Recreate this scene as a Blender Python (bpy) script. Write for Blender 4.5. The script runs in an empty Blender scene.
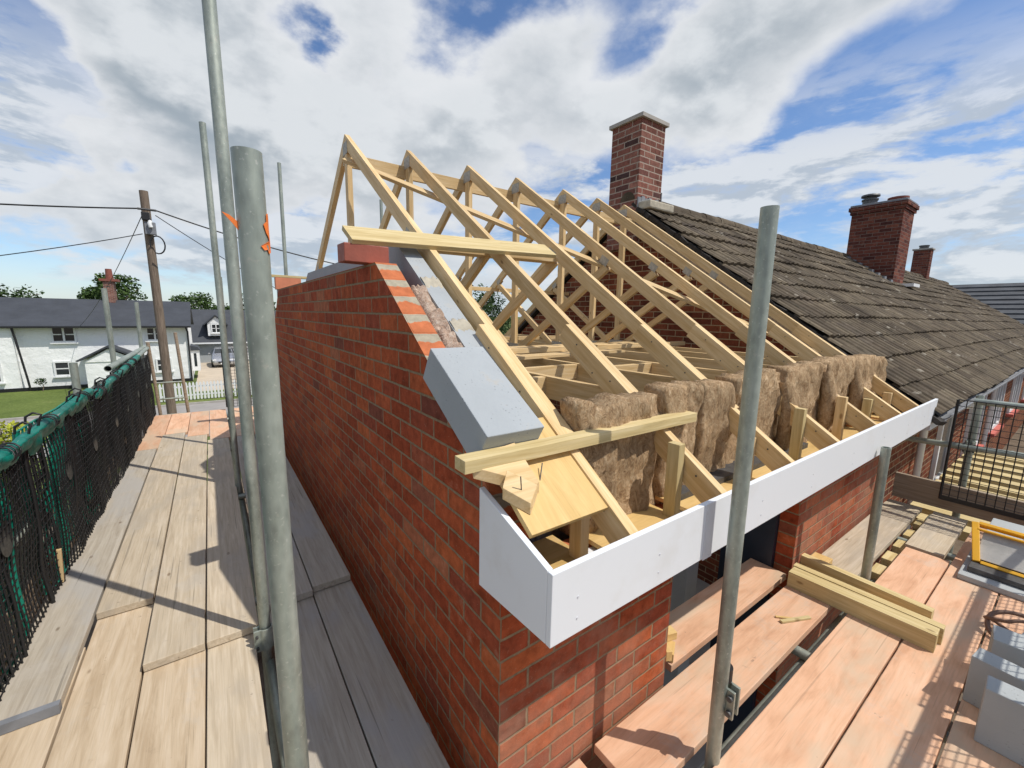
import bpy, bmesh, math, random
from mathutils import Vector, Matrix, noise as mnoise
R = random.Random(7)
S = bpy.context.scene
COL = S.collection
rad = math.radians

# ------------------------------------------------------------------ node helpers
class NT:
    def __init__(s, nt): s.nt = nt; s.n = nt.nodes; s.l = nt.links
    def node(s, t, **kw):
        n = s.n.new(t)
        for k, v in kw.items(): setattr(n, k, v)
        return n
    def put(s, sock, v):
        if v is None: return
        if hasattr(v, 'node'): s.l.new(v, sock)
        else:
            if isinstance(v, (tuple, list)) and len(v) == 3 and sock.type == 'RGBA': v = (*v, 1)
            sock.default_value = v
    def m(s, op, a, b=None, c=None, clamp=False):
        n = s.node('ShaderNodeMath', operation=op, use_clamp=clamp)
        s.put(n.inputs[0], a)
        if b is not None: s.put(n.inputs[1], b)
        if c is not None: s.put(n.inputs[2], c)
        return n.outputs[0]
    def vm(s, op, a, b=None, sc=None):
        n = s.node('ShaderNodeVectorMath', operation=op)
        s.put(n.inputs[0], a)
        if b is not None: s.put(n.inputs[1], b)
        if sc is not None: s.put(n.inputs['Scale'], sc)
        return n.outputs['Value'] if op in ('DOT_PRODUCT', 'LENGTH', 'DISTANCE') else n.outputs[0]
    def noise(s, vec, scale, detail=4, rough=.55, dist=0):
        n = s.node('ShaderNodeTexNoise'); s.put(n.inputs['Vector'], vec)
        n.inputs['Scale'].default_value = scale; n.inputs['Detail'].default_value = detail
        n.inputs['Roughness'].default_value = rough; n.inputs['Distortion'].default_value = dist
        return n.outputs['Fac']
    def white(s, vec):
        n = s.node('ShaderNodeTexWhiteNoise', noise_dimensions='3D'); s.put(n.inputs[0], vec); return n.outputs['Value']
    def ramp(s, f, stops, interp='LINEAR'):
        n = s.node('ShaderNodeValToRGB'); s.put(n.inputs[0], f); cr = n.color_ramp; cr.interpolation = interp
        while len(cr.elements) < len(stops): cr.elements.new(0.5)
        for e, (p, c) in zip(cr.elements, stops):
            e.position = p; e.color = (*c, 1) if len(c) == 3 else c
        return n.outputs[0]
    def rng(s, f, a, b, c=0., d=1., smooth=True):
        n = s.node('ShaderNodeMapRange', interpolation_type='SMOOTHSTEP' if smooth else 'LINEAR')
        s.put(n.inputs[0], f)
        for i, v in enumerate((a, b, c, d)): n.inputs[i+1].default_value = v
        return n.outputs[0]
    def mix(s, f, a, b, mode='MIX'):
        n = s.node('ShaderNodeMix', data_type='RGBA', blend_type=mode)
        s.put(n.inputs[0], f); s.put(n.inputs[6], a); s.put(n.inputs[7], b); return n.outputs[2]
    def sep(s, v):
        n = s.node('ShaderNodeSeparateXYZ'); s.put(n.inputs[0], v); return n.outputs
    def comb(s, x, y, z):
        n = s.node('ShaderNodeCombineXYZ')
        for i, v in enumerate((x, y, z)): s.put(n.inputs[i], v)
        return n.outputs[0]
    def obj(s): return s.node('ShaderNodeTexCoord').outputs['Object']
    def pos(s): return s.node('ShaderNodeNewGeometry').outputs['Position']
    def nrm(s): return s.node('ShaderNodeNewGeometry').outputs['True Normal']
    def rnd(s): return s.node('ShaderNodeObjectInfo').outputs['Random']
    def bump(s, h, st=.3, dist=.005):
        n = s.node('ShaderNodeBump'); s.put(n.inputs['Height'], h); n.inputs['Strength'].default_value = st
        n.inputs['Distance'].default_value = dist; return n.outputs[0]

def mat(name, fn, rough=.7, metal=0., spec=.5):
    m = bpy.data.materials.new(name); m.use_nodes = True
    t = NT(m.node_tree); b = m.node_tree.nodes['Principled BSDF']
    b.inputs['Roughness'].default_value = rough; b.inputs['Metallic'].default_value = metal
    b.inputs['Specular IOR Level'].default_value = spec
    r = fn(t) or {}
    for k, v in r.items():
        t.put(b.inputs[k], v)
    return m

def flat(name, c, rough=.6, metal=0., var=.12, scale=8, bump=0., spec=.5):
    def fn(t):
        o = t.obj(); n = t.noise(o, scale, 5, .6)
        f = t.rng(n, .3, .7, 1-var, 1+var, False)
        r = {'Base Color': t.vm('SCALE', c if hasattr(c,'node') else tuple(c), sc=f)}
        n2 = t.noise(o, scale*3, 3); r['Roughness'] = t.rng(n2, .3, .7, max(rough-.1, .02), min(rough+.1, 1), False)
        if bump: r['Normal'] = t.bump(t.noise(o, scale*8, 4), bump, .004)
        return r
    return mat(name, fn, rough, metal, spec)

def wood(name, cols, grain=1., stain=None, stain_amt=.5, rough=.75, rowv=.18, knots=True, bump=.25, split=0.):
    """object x runs along the grain"""
    def fn(t):
        o = t.obj(); r = t.rnd()
        off = t.vm('ADD', o, t.comb(t.m('MULTIPLY', r, 37.), t.m('MULTIPLY', r, 11.), t.m('MULTIPLY', r, 5.)))
        st = t.vm('MULTIPLY', off, (1.3, 22*grain, 22*grain))
        g = t.noise(st, 2.2, 6, .62, .6)
        fine = t.noise(t.vm('MULTIPLY', off, (5, 160, 160)), 1., 3, .6)
        big = t.noise(t.vm('MULTIPLY', off, (1, 2.5, 2.5)), 1.8, 4, .6)
        c = t.ramp(g, [(.3, cols[0]), (.52, cols[1]), (.7, cols[2])])
        c = t.mix(t.rng(fine, .45, .8, 0, .3), c, t.vm('SCALE', c, sc=.55))
        if knots:
            v = t.node('ShaderNodeTexVoronoi', feature='F1'); t.put(v.inputs['Vector'], t.vm('MULTIPLY', off, (1., 2.4, 2.4)))
            v.inputs['Scale'].default_value = 3.2
            k = t.rng(v.outputs['Distance'], .035, .085, 1, 0)
            c = t.mix(t.m('MULTIPLY', k, .75), c, (cols[0][0]*.42, cols[0][1]*.34, cols[0][2]*.28))
        if stain:
            s1 = t.rng(big, .46, .66, 0, stain_amt)
            c = t.mix(s1, c, stain)
            sp = t.noise(off, 9, 8, .7); c = t.mix(t.rng(sp, .62, .75, 0, .5), c, t.vm('SCALE', stain, sc=.6))
        if split:
            sv = t.noise(t.vm('MULTIPLY', off, (.9, 60, 60)), 1., 2, .5); c = t.mix(t.rng(sv, .69, .72, 0, split), c, t.vm('SCALE', c, sc=.3))
            dz_ = t.noise(off, 2.3, 7, .75); c = t.mix(t.rng(dz_, .55, .68, 0, .35), c, (.50,.46,.40))
            sc_ = t.noise(off, 26, 3, .6); c = t.mix(t.rng(sc_, .70, .76, 0, .5), c, (.17,.13,.10))
        f = t.m('ADD', 1-rowv, t.m('MULTIPLY', t.white(t.comb(r, r, .3)), 2*rowv))
        c = t.vm('SCALE', c, sc=f)
        return {'Base Color': c, 'Normal': t.bump(t.m('ADD', g, t.m('MULTIPLY', fine, .6)), bump, .002)}
    return mat(name, fn, rough, spec=.3)

def brick(name, stops, mortar, L=.225, H=.075, joint=.011, top=None, front_pale=0., u0x=.64, u0y=.925+.1125, rough=.85):
    def fn(t):
        p = t.sep(t.pos()); n = t.sep(t.nrm())
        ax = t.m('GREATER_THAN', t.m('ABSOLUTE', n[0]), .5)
        ux = t.m('SUBTRACT', p[0], u0x-45.); uy = t.m('SUBTRACT', u0y+45., p[1])
        # (distance constants are whole bricks)
        u = t.m('ADD', t.m('MULTIPLY', ux, t.m('SUBTRACT', 1., ax)), t.m('MULTIPLY', uy, ax))
        z = t.m('ADD', p[2], 7.5-.018)
        wob = t.noise(t.pos(), 30, 3); wob = t.m('MULTIPLY', t.m('SUBTRACT', wob, .5), .006)
        z = t.m('ADD', z, wob); u = t.m('ADD', u, wob)
        row = t.m('FLOOR', t.m('DIVIDE', z, H))
        u2 = t.m('ADD', u, t.m('MULTIPLY', t.m('MODULO', row, 2.), L/2))
        col = t.m('FLOOR', t.m('DIVIDE', u2, L))
        fu = t.m('SUBTRACT', u2, t.m('MULTIPLY', col, L)); fz = t.m('SUBTRACT', z, t.m('MULTIPLY', row, H))
        du = t.m('MINIMUM', fu, t.m('SUBTRACT', L, fu)); dz = t.m('MINIMUM', fz, t.m('SUBTRACT', H, fz))
        d = t.m('MINIMUM', du, dz)
        isb = t.rng(d, joint/2-.0015, joint/2+.002)
        rv = t.white(t.comb(row, col, 1.)); rv2 = t.white(t.comb(col, row, 4.))
        c = t.ramp(rv, stops)
        mo = t.noise(t.pos(), 22, 6, .65); c = t.vm('SCALE', c, sc=t.rng(mo, .3, .7, .7, 1.3, False))
        pat = t.noise(t.vm('ADD', t.pos(), t.comb(rv, rv2, rv)), 7, 5, .7)
        c = t.mix(t.rng(pat, .54, .70, 0, .5), c, t.vm('SCALE', c, sc=.5))
        pl = t.noise(t.pos(), 1.1, 4, .6); c = t.vm('SCALE', c, sc=t.rng(pl, .3, .7, .82, 1.18, False))
        eff = t.noise(t.pos(), 5.5, 6, .75); c = t.mix(t.rng(eff, .60, .74, 0, .35), c, (.36,.27,.19))
        sp = t.noise(t.pos(), 140, 2); c = t.mix(t.rng(sp, .66, .74, 0, .3), c, (.50, .36, .25))
        mc = t.vm('SCALE', mortar, sc=t.rng(t.noise(t.pos(), 60, 4), .3, .7, .8, 1.2, False))
        c = t.mix(isb, mc, c)
        if front_pale:
            dn = t.noise(t.pos(), 1.9, 6, .7); c = t.mix(t.m('MULTIPLY', t.rng(t.m('ADD', dn, t.m('MULTIPLY', t.m('SUBTRACT', .5, p[2]), .25)), .42, .66, 0, front_pale), t.m('SUBTRACT', 1., ax)), c, (.42,.28,.20))
        if top:
            up = t.m('GREATER_THAN', n[2], .3)
            tb = t.rng(t.m('ADD', fz, t.m('MULTIPLY', t.m('SUBTRACT', t.noise(t.pos(), 14, 4), .5), .06)), .044, .05)
            tc = t.mix(tb, t.vm('SCALE', top, sc=t.rng(mo, .3, .7, .8, 1.2, False)), t.vm('SCALE', (.36,.32,.24), sc=t.rng(mo,.3,.7,.8,1.2,False)))
            c = t.mix(up, c, tc)
        rt = t.noise(t.pos(), 90, 4, .7)
        h = t.m('ADD', t.m('MULTIPLY', isb, 1.), t.m('MULTIPLY', rt, .35))
        return {'Base Color': c, 'Normal': t.bump(h, .6, .006)}
    return mat(name, fn, rough, spec=.08)

# ------------------------------------------------------------------ materials
M = {}
M['timber'] = wood('new softwood', [(.53,.35,.15),(.65,.47,.245),(.72,.55,.32)], rough=.6, rowv=.12, knots=True, grain=.8)
M['treated'] = wood('treated softwood', [(.46,.34,.15),(.58,.46,.23),(.66,.54,.31)], rough=.65, rowv=.08)
M['ply'] = wood('plywood', [(.52,.34,.12),(.62,.42,.17),(.68,.48,.22)], grain=.3, rough=.6, rowv=.08)
M['board'] = wood('scaffold board', [(.42,.34,.24),(.52,.435,.32),(.60,.515,.40)], stain=(.40,.35,.28), stain_amt=.6, rowv=.10, bump=.3, split=.5)
M['board_new'] = wood('newer scaffold board', [(.44,.33,.215),(.57,.455,.32),(.64,.53,.40)], stain=(.47,.36,.24), stain_amt=.75, rowv=.08, bump=.35, split=.5, grain=.6)
M['board_pink'] = wood('pink dusted board', [(.57,.315,.185),(.70,.42,.265),(.74,.48,.325)], grain=.3, stain=(.58,.44,.31), stain_amt=.8, split=.3, rowv=.09, bump=.25, knots=False)
M['board_grey'] = wood('cement stained board', [(.35,.30,.235),(.43,.38,.305),(.50,.45,.37)], stain=(.40,.38,.35), stain_amt=.8, rowv=.06, bump=.35, split=.5)  # base warmed and lightened to the look of boards under the gable's shadow
M['pole_wood'] = wood('old pole timber', [(.10,.075,.055),(.19,.145,.11),(.27,.21,.165)], knots=False)
M['grey_wood'] = wood('greyed timber', [(.22,.16,.11),(.33,.26,.19),(.4,.33,.26)])
RED = [(0,(.26,.052,.022)),(.3,(.33,.070,.027)),(.55,(.41,.105,.038)),(.72,(.33,.070,.030)),(.9,(.25,.058,.03)),(.96,(.37,.13,.065)),(1,(.17,.05,.033))]  # reds darkened so the gable reads as deep in shade
M['brick'] = brick('red facing brick', RED, (.245,.18,.11), joint=.0092, front_pale=.32, top=(.47,.15,.065))
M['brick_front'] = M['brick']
M['brick_old'] = brick('old brown brick', [(0,(.11,.035,.022)),(.4,(.17,.05,.028)),(.7,(.22,.07,.035)),(1,(.09,.035,.025))], (.32,.24,.15))
M['brick_chim'] = brick('chimney brick', [(0,(.15,.065,.05)),(.4,(.21,.085,.065)),(.7,(.27,.13,.10)),(.88,(.19,.08,.065)),(1,(.05,.035,.035))], (.36,.29,.24), joint=.014)
M['brick_chim2'] = brick('sooty chimney brick', [(0,(.08,.03,.026)),(.5,(.14,.045,.032)),(1,(.20,.075,.05))], (.18,.13,.11))
def _air(base):
    def fn(t):
        o = t.obj(); n = t.noise(o, 3, 5, .6); v = t.node('ShaderNodeTexVoronoi'); t.put(v.inputs['Vector'], o); v.inputs['Scale'].default_value = 70
        big = t.noise(o, 14, 3); pit = t.m('MULTIPLY', t.rng(v.outputs['Distance'], .12, .22, 1, 0), t.rng(big, .5, .6))
        c = t.vm('SCALE', base, sc=t.rng(n, .3, .7, .93, 1.07, False)); c = t.mix(t.m('MULTIPLY', pit, .55), c, t.vm('SCALE', base, sc=.45))
        sm = t.noise(o, 6, 7, .75); c = t.mix(t.rng(sm, .58, .70, 0, .4), c, (.42,.37,.30))
        return {'Base Color': c, 'Normal': t.bump(t.m('ADD', t.noise(o, 60, 4), t.m('MULTIPLY', pit, -1.)), .4, .004)}
    return fn
M['aircrete'] = mat('aircrete', _air((.36,.385,.40)), .95, spec=.1)
M['aircrete_dirty'] = mat('dusty block', _air((.39,.41,.41)), .95, spec=.1)
M['mortar'] = flat('mortar', (.42,.38,.30), .95, var=.2, scale=14, bump=.6)
M['upvc'] = mat('white pvc', lambda t: {'Base Color': t.mix(t.rng(t.noise(t.obj(), 3.5, 7, .7), .5, .75, 0, .35), (.76,.78,.80,1), (.62,.60,.56,1))}, .42, spec=.35)
M['upvc_joint'] = flat('grey pvc strip', (.62,.63,.66), .35, var=.02)
M['white'] = flat('white paint', (.74,.75,.75), .5, var=.05)
M['glass'] = flat('dark window glass', (.02,.025,.03), .08, var=.1, spec=.8)
M['black'] = flat('black plastic', (.012,.012,.013), .5, var=.3)
M['membrane'] = flat('dark blue membrane', (.012,.022,.04), .5, var=.3, scale=3)
M['concrete'] = flat('concrete', (.36,.34,.31), .9, var=.15, scale=3, bump=.3)
M['slate'] = flat('dark slate', (.045,.05,.06), .7, var=.18, scale=1.3, bump=.2)
M['lead'] = flat('lead', (.20,.21,.23), .6, var=.2, scale=9)
M['clay'] = flat('clay pot', (.22,.07,.05), .85, var=.2)
M['yellow'] = flat('yellow plastic', (.80,.42,.02), .4, var=.08)
M['teal'] = flat('teal tape', (.0,.15,.115), .5, var=.35, scale=18)
M['tarmac'] = flat('tarmac', (.30,.28,.26), .95, var=.12, scale=1.5)
M['gravel'] = flat('gravel drive', (.50,.42,.32), .95, var=.12, scale=1.5)
M['orange'] = flat('orange paint', (.85,.20,.03), .5, var=.1)
M['redsill'] = flat('red tile sill', (.50,.12,.09), .6, var=.15)
M['rubber'] = flat('rubber', (.015,.015,.015), .7)
M['carpaint'] = flat('silver car paint', (.45,.46,.48), .25, .6, var=.02)
M['plate'] = flat('dull nail plate', (.40,.37,.31), .6, .2, var=.25, scale=40)
M['zinc_dark'] = flat('dark steel', (.10,.10,.10), .55, .5, var=.3, scale=20)
M['greenplastic'] = flat('green mesh plastic', (.0,.19,.13), .45, var=.3, scale=12)
M['felt'] = flat('ragged felt', (.035,.03,.026), .95, var=.4, scale=12)
M['browncable'] = flat('dusty cable', (.17,.10,.07), .6, var=.2)
M['clear'] = flat('dusty tray base', (.40,.39,.36), .3, var=.25, scale=6)
def _galv(t):
    o = t.obj()
    v = t.node('ShaderNodeTexVoronoi'); t.put(v.inputs['Vector'], t.vm('MULTIPLY', o, (1,1,.5))); v.inputs['Scale'].default_value = 60
    n = t.noise(t.vm('MULTIPLY', o, (1,1,.35)), 9, 6, .65)
    c = t.ramp(n, [(.3,(.19,.215,.19)),(.5,(.31,.345,.30)),(.7,(.42,.455,.40))])
    c = t.vm('SCALE', c, sc=t.rng(v.outputs['Distance'], 0, .6, .9, 1.1, False))
    sp = t.noise(o, 28, 5, .7)
    c = t.mix(t.rng(sp, .6, .72, 0, .5), c, (.50,.47,.40))
    sp2 = t.noise(o, 90, 3, .6); c = t.mix(t.rng(sp2, .60, .72, 0, .45), c, (.66,.66,.60))
    rs = t.noise(o, 6, 5, .7); c = t.mix(t.rng(rs, .66, .76, 0, .5), c, (.16,.11,.08))
    return {'Base Color': c, 'Roughness': t.rng(n, .3, .7, .38, .6, False), 'Normal': t.bump(sp, .2, .001)}
M['galv'] = mat('galvanised steel', _galv, .5, .45)
def _tiles(t):
    p = t.sep(t.obj())
    ti = t.comb(t.m('FLOOR', t.m('DIVIDE', p[0], .3)), t.m('FLOOR', t.m('DIVIDE', p[1], .2875)), 0)
    rv = t.white(ti)
    c = t.ramp(rv, [(0,(.064,.049,.034)),(.5,(.092,.072,.049)),(.85,(.125,.10,.068)),(1,(.08,.063,.048))])
    n = t.noise(t.obj(), 5, 8, .7); c = t.vm('SCALE', c, sc=t.rng(n, .3, .7, .62, 1.4, False))
    st = t.noise(t.vm('MULTIPLY', t.obj(), (26, 2.2, 2.2)), 1., 5, .7); c = t.mix(t.rng(st, .6, .72, 0, .55), c, (.33,.29,.22))
    sp = t.noise(t.obj(), 34, 4, .7); c = t.mix(t.rng(sp, .66, .74, 0, .7), c, (.40,.38,.32))
    ms = t.noise(t.obj(), 11, 6, .7); c = t.mix(t.rng(ms, .56, .66, 0, .5), c, (.035,.035,.02))
    lg = t.noise(t.obj(), .9, 5, .65); c = t.vm('SCALE', c, sc=t.rng(lg, .3, .7, .7, 1.35, False))
    dr = t.noise(t.vm('MULTIPLY', t.obj(), (3.3, 7, 7)), 1., 3, .5); c = t.mix(t.rng(dr, .66, .70, 0, .5), c, (.42,.38,.31))
    return {'Base Color': c, 'Normal': t.bump(t.m('ADD', sp, n), .5, .006)}
M['tiles'] = mat('lichened concrete tile', _tiles, .9, spec=.2)
M['tiles_far'] = flat('grey roof tile', (.055,.06,.068), .8, var=.3, scale=2.2)
def _wool(t):
    o = t.obj()
    w = t.noise(o, 7, 3, .6); wv = t.vm('ADD', o, t.comb(t.m('MULTIPLY', w, .12), t.m('MULTIPLY', w, .08), 0))
    n = t.noise(t.vm('MULTIPLY', wv, (20, 20, 9)), 2., 9, .75, 1.6)
    n2 = t.noise(o, 6, 5, .6)
    c = t.ramp(n, [(.3,(.19,.115,.06)),(.47,(.45,.30,.17)),(.68,(.68,.52,.335))])
    c = t.vm('SCALE', c, sc=t.rng(n2, .3, .7, .75, 1.25, False))
    return {'Base Color': c, 'Normal': t.bump(n, 1., .02)}
M['wool'] = mat('brown mineral wool', _wool, 1., spec=.1)
def _wool2(t):
    n = t.noise(t.obj(), 40, 7, .7, 1.)
    return {'Base Color': t.ramp(n, [(.3,(.30,.18,.12)),(.5,(.52,.38,.29)),(.7,(.66,.56,.46))]), 'Normal': t.bump(n, 1., .02)}
M['fluff'] = mat('loose pink wool', _wool2, 1., spec=.1)
def _leaf(c1, c2):
    def fn(t):
        n = t.white(t.vm('FLOOR' , t.vm('SCALE', t.pos(), sc=2.5)))
        return {'Base Color': t.ramp(n, [(0,c1),(1,c2)])}
    return fn
M['leaf'] = mat('tree leaves', _leaf((.035,.07,.02),(.08,.13,.035)), .7, spec=.2)
M['leaf_dark'] = mat('dark leaves', _leaf((.02,.045,.012),(.05,.085,.025)), .7, spec=.2)
M['leaf_yellow'] = mat('yellow green leaves', _leaf((.20,.24,.02),(.42,.44,.05)), .7, spec=.2)
def _grass(t):
    n = t.noise(t.pos(), .5, 6, .65); n2 = t.noise(t.pos(), 9, 4)
    c = t.ramp(n, [(.3,(.085,.12,.03)),(.6,(.13,.17,.045)),(.8,(.20,.20,.08))])
    return {'Base Color': t.vm('SCALE', c, sc=t.rng(n2, .3, .7, .8, 1.2, False)), 'Normal': t.bump(n2, .6, .05)}
M['grass'] = mat('grass', _grass, .95, spec=.1)
def _earth(t):
    n = t.noise(t.pos(), 3, 7, .7)
    c = t.ramp(n, [(.3,(.10,.075,.055)),(.6,(.19,.15,.11)),(.8,(.28,.23,.18))])
    g = t.noise(t.pos(), .15, 4); y = t.sep(t.pos())[1]
    c = t.mix(t.rng(y, 11, 14), c, t.ramp(n, [(.3,(.07,.10,.03)),(.7,(.13,.16,.05))]))
    return {'Base Color': c, 'Normal': t.bump(n, .6, .05)}
M['earth'] = mat('earth and grass', _earth, .95, spec=.1)
def _render(t):
    n = t.noise(t.pos(), 2.2, 5, .6); n2 = t.noise(t.pos(), .5, 4)
    return {'Base Color': t.vm('SCALE', (.86,.87,.86), sc=t.rng(n2, .3, .7, .93, 1.03, False)), 'Normal': t.bump(n, .7, .08)}
M['render'] = mat('white rough render', _render, .8, spec=.2)

# ------------------------------------------------------------------ mesh helpers
def wmat(o):
    return (wmat(o.parent) if o.parent else Matrix.Identity(4)) @ o.matrix_basis
class MB:
    def __init__(s): s.v = []; s.f = []; s.sm = []
    def add(s, vs, fs, smooth=False):
        o = len(s.v); s.v += [Vector(v) for v in vs]
        for f in fs: s.f.append([i+o for i in f]); s.sm.append(smooth)
        return s
    def box(s, x0, x1, y0, y1, z0, z1, M=None):
        vs = [Vector((x, y, z)) for x in (x0, x1) for y in (y0, y1) for z in (z0, z1)]
        if M: vs = [M @ v for v in vs]
        return s.add(vs, [(0,1,3,2),(4,6,7,5),(0,4,5,1),(2,3,7,6),(0,2,6,4),(1,5,7,3)])
    def prism_x(s, x0, x1, yz):           # polygon in the y-z plane, extruded along x
        n = len(yz); vs = [(x0, a, b) for a, b in yz] + [(x1, a, b) for a, b in yz]
        return s.add(vs, [list(range(n))[::-1], list(range(n, 2*n))] + [(i, (i+1) % n, n+(i+1) % n, n+i) for i in range(n)])
    def prism_y(s, y0, y1, xz):
        n = len(xz); vs = [(a, y0, b) for a, b in xz] + [(a, y1, b) for a, b in xz]
        return s.add(vs, [list(range(n)), list(range(n, 2*n))[::-1]] + [(i, n+i, n+(i+1) % n, (i+1) % n) for i in range(n)])
    def prism_z(s, z0, z1, xy):
        n = len(xy); vs = [(a, b, z0) for a, b in xy] + [(a, b, z1) for a, b in xy]
        return s.add(vs, [list(range(n))[::-1], list(range(n, 2*n))] + [(i, (i+1) % n, n+(i+1) % n, n+i) for i in range(n)])
    def tube(s, pts, r, n=12, cap=True, inner=None):
        pts = [Vector(p) for p in pts]; rings = []
        if not isinstance(r, (list, tuple)): r = [r]*len(pts)
        prev = None
        for i, p in enumerate(pts):
            d = (pts[min(i+1, len(pts)-1)] - pts[max(i-1, 0)]).normalized()
            a = (prev - d*prev.dot(d)).normalized() if prev is not None else (d.cross(Vector((0,0,1))) if abs(d.z) < .95 else d.cross(Vector((0,1,0)))).normalized()
            prev = a; b = d.cross(a)
            rings.append([p + (a*math.cos(k*2*math.pi/n) + b*math.sin(k*2*math.pi/n))*r[i] for k in range(n)])
        vs = [v for g in rings for v in g]
        fs = [(i*n+k, i*n+(k+1) % n, (i+1)*n+(k+1) % n, (i+1)*n+k) for i in range(len(pts)-1) for k in range(n)]
        s.add(vs, fs, True)
        if cap: s.add(rings[0], [list(range(n))[::-1]]); s.add(rings[-1], [list(range(n))])
        return s
    def pipe(s, p0, p1, r, wall=.004, n=20):      # open hollow tube
        p0, p1 = Vector(p0), Vector(p1)
        s.tube([p0, p1], r, n, cap=False)
        d = (p1-p0).normalized(); a = (d.cross(Vector((0,0,1))) if abs(d.z) < .95 else d.cross(Vector((0,1,0)))).normalized(); b = d.cross(a)
        ring = lambda c, q: [c + (a*math.cos(k*2*math.pi/n)+b*math.sin(k*2*math.pi/n))*q for k in range(n)]
        for c, e in ((p0, d), (p1, -d)):
            o, i, q = ring(c, r), ring(c, r-wall), ring(c+e*.25, r-wall)
            fl = 1 if e is d else -1
            f1 = [(k, n+k, n+(k+1) % n, (k+1) % n)[::fl] for k in range(n)]
            s.add(o+i, f1); s.add(i+q, f1, True); s.add(q, [list(range(n))])
        return s
    def build(s, name, m, parent=None, bevel=0., M=None):
        me = bpy.data.meshes.new(name)
        inv = wmat(parent).inverted() if parent is not None else Matrix.Identity(4)
        me.from_pydata([inv @ v for v in s.v] if (parent is not None and M is None) else s.v, [], s.f)
        for p, q in zip(me.polygons, s.sm): p.use_smooth = q
        me.materials.append(m)
        o = bpy.data.objects.new(name, me); COL.objects.link(o)
        if M is not None: o.matrix_basis = inv @ M
        if parent is not None: o.parent = parent
        if bevel:
            b = o.modifiers.new('bevel', 'BEVEL'); b.width = bevel; b.segments = 2; b.limit_method = 'ANGLE'
        return o

def tag(o, label=None, cat=None, group=None, kind=None):
    if label: o['label'] = label
    if cat: o['category'] = cat
    if group: o['group'] = group
    if kind: o['kind'] = kind
    return o
def empty(name, loc, label, cat, group=None):
    o = bpy.data.objects.new(name, None); COL.objects.link(o); o.location = loc
    o.empty_display_size = .1
    return tag(o, label, cat, group)
def frame(p0, p1, up=(0,0,1)):
    p0, p1 = Vector(p0), Vector(p1); X = (p1-p0).normalized(); U = Vector(up); Z = (U - X*U.dot(X)).normalized(); Y = Z.cross(X)
    Mx = Matrix.Identity(4)
    for i in range(3): Mx[i][0], Mx[i][1], Mx[i][2], Mx[i][3] = X[i], Y[i], Z[i], p0[i]
    return Mx, (p1-p0).length
def beam(name, p0, p1, w, h, m, parent=None, up=(0,0,1), c0=0., c1=0., bevel=.0015):
    """timber whose TOP centre line runs p0-p1; c0/c1 slide the bottom of each end along the timber"""
    Mx, L = frame(p0, p1, up); b = MB()
    vs = [(x+(c0 if x == 0 else c1)*(z < 0), y, z) for x in (0, L) for y in (-w/2, w/2) for z in (-h, 0)]
    b.add(vs, [(0,1,3,2),(4,6,7,5),(0,4,5,1),(2,3,7,6),(0,2,6,4),(1,5,7,3)])
    return b.build(name, m, parent, bevel, Mx)
def copy_tree(o, parent=None):
    c = o.copy(); COL.objects.link(c); c.parent = parent
    for ch in list(o.children):
        copy_tree(ch, c)
    return c
def tubething(name, p0, p1, label, cat, group=None, r=.0242, m=None):
    Mx, L = frame(p0, p1, (0,1,.01) if abs(Vector(p1).z-Vector(p0).z) > .5*(Vector(p1)-Vector(p0)).length else (0,0,1))
    # local z along the tube so the zinc streaks run down it
    d = (Vector(p1)-Vector(p0)).normalized(); q = d.to_track_quat('Z', 'Y').to_matrix().to_4x4(); q.translation = Vector(p0)
    o = MB().pipe((0,0,0), (0,0,L), r).build(name, m or M['galv'], None, 0, q)
    return tag(o, label, cat, group)

def RZ(y): return .978 + .676*(y-.7)     # rafter top plane
APY = 3.63; APZ = RZ(APY); SL = math.atan(.676); CS = math.cos(SL)
# ------------------------------------------------------------------ camera (at the origin of the near walkway, 1.6 m over its boards)
cam = bpy.data.cameras.new('camera'); co = bpy.data.objects.new('camera', cam); COL.objects.link(co); S.camera = co
cam.sensor_width = 36; cam.lens = 36*417.5/1024; cam.clip_start = .02; cam.clip_end = 2000
Rm = Matrix(((0.81262263,0.08154977,-0.5770564),(-0.58252167,0.14371423,-0.8000092),(0.01769064,0.98625344,0.16428995)))
mw = Rm.to_4x4(); mw.translation = (0,0,1.6); co.matrix_world = mw

# ------------------------------------------------------------------ light
sd = Vector((.40,-.53,1)).normalized(); elev = math.asin(sd.z)
sun = bpy.data.lights.new('sun', 'SUN'); so = bpy.data.objects.new('sun', sun); COL.objects.link(so)
sun.energy = 4.0; sun.angle = rad(.5); sun.color = (1, .95, .87); so.rotation_euler = sd.to_track_quat('Z', 'Y').to_euler()
so.location = (5,-5,12)
W = bpy.data.worlds.new('World'); S.world = W; W.use_nodes = True
t = NT(W.node_tree); t.n.clear()
sky = t.node('ShaderNodeTexSky', sky_type='NISHITA'); sky.sun_disc = False; sky.sun_elevation = elev
sky.sun_rotation = math.atan2(sd.x, sd.y); sky.air_density = 1.; sky.dust_density = .3; sky.ozone_density = 2.5; sky.altitude = 50
D = t.node('ShaderNodeTexCoord').outputs['Generated']; d3 = t.sep(D)
zz = t.m('MAXIMUM', d3[2], .0)
den = t.m('ADD', zz, .13)
PL = t.comb(t.m('DIVIDE', d3[0], den), t.m('DIVIDE', d3[1], den), 0.)
CD = t.comb(t.m('DIVIDE', d3[0], t.m('ADD', zz, .55)), t.m('DIVIDE', d3[1], t.m('ADD', zz, .55)), t.m('MULTIPLY', zz, 1.1))
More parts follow.
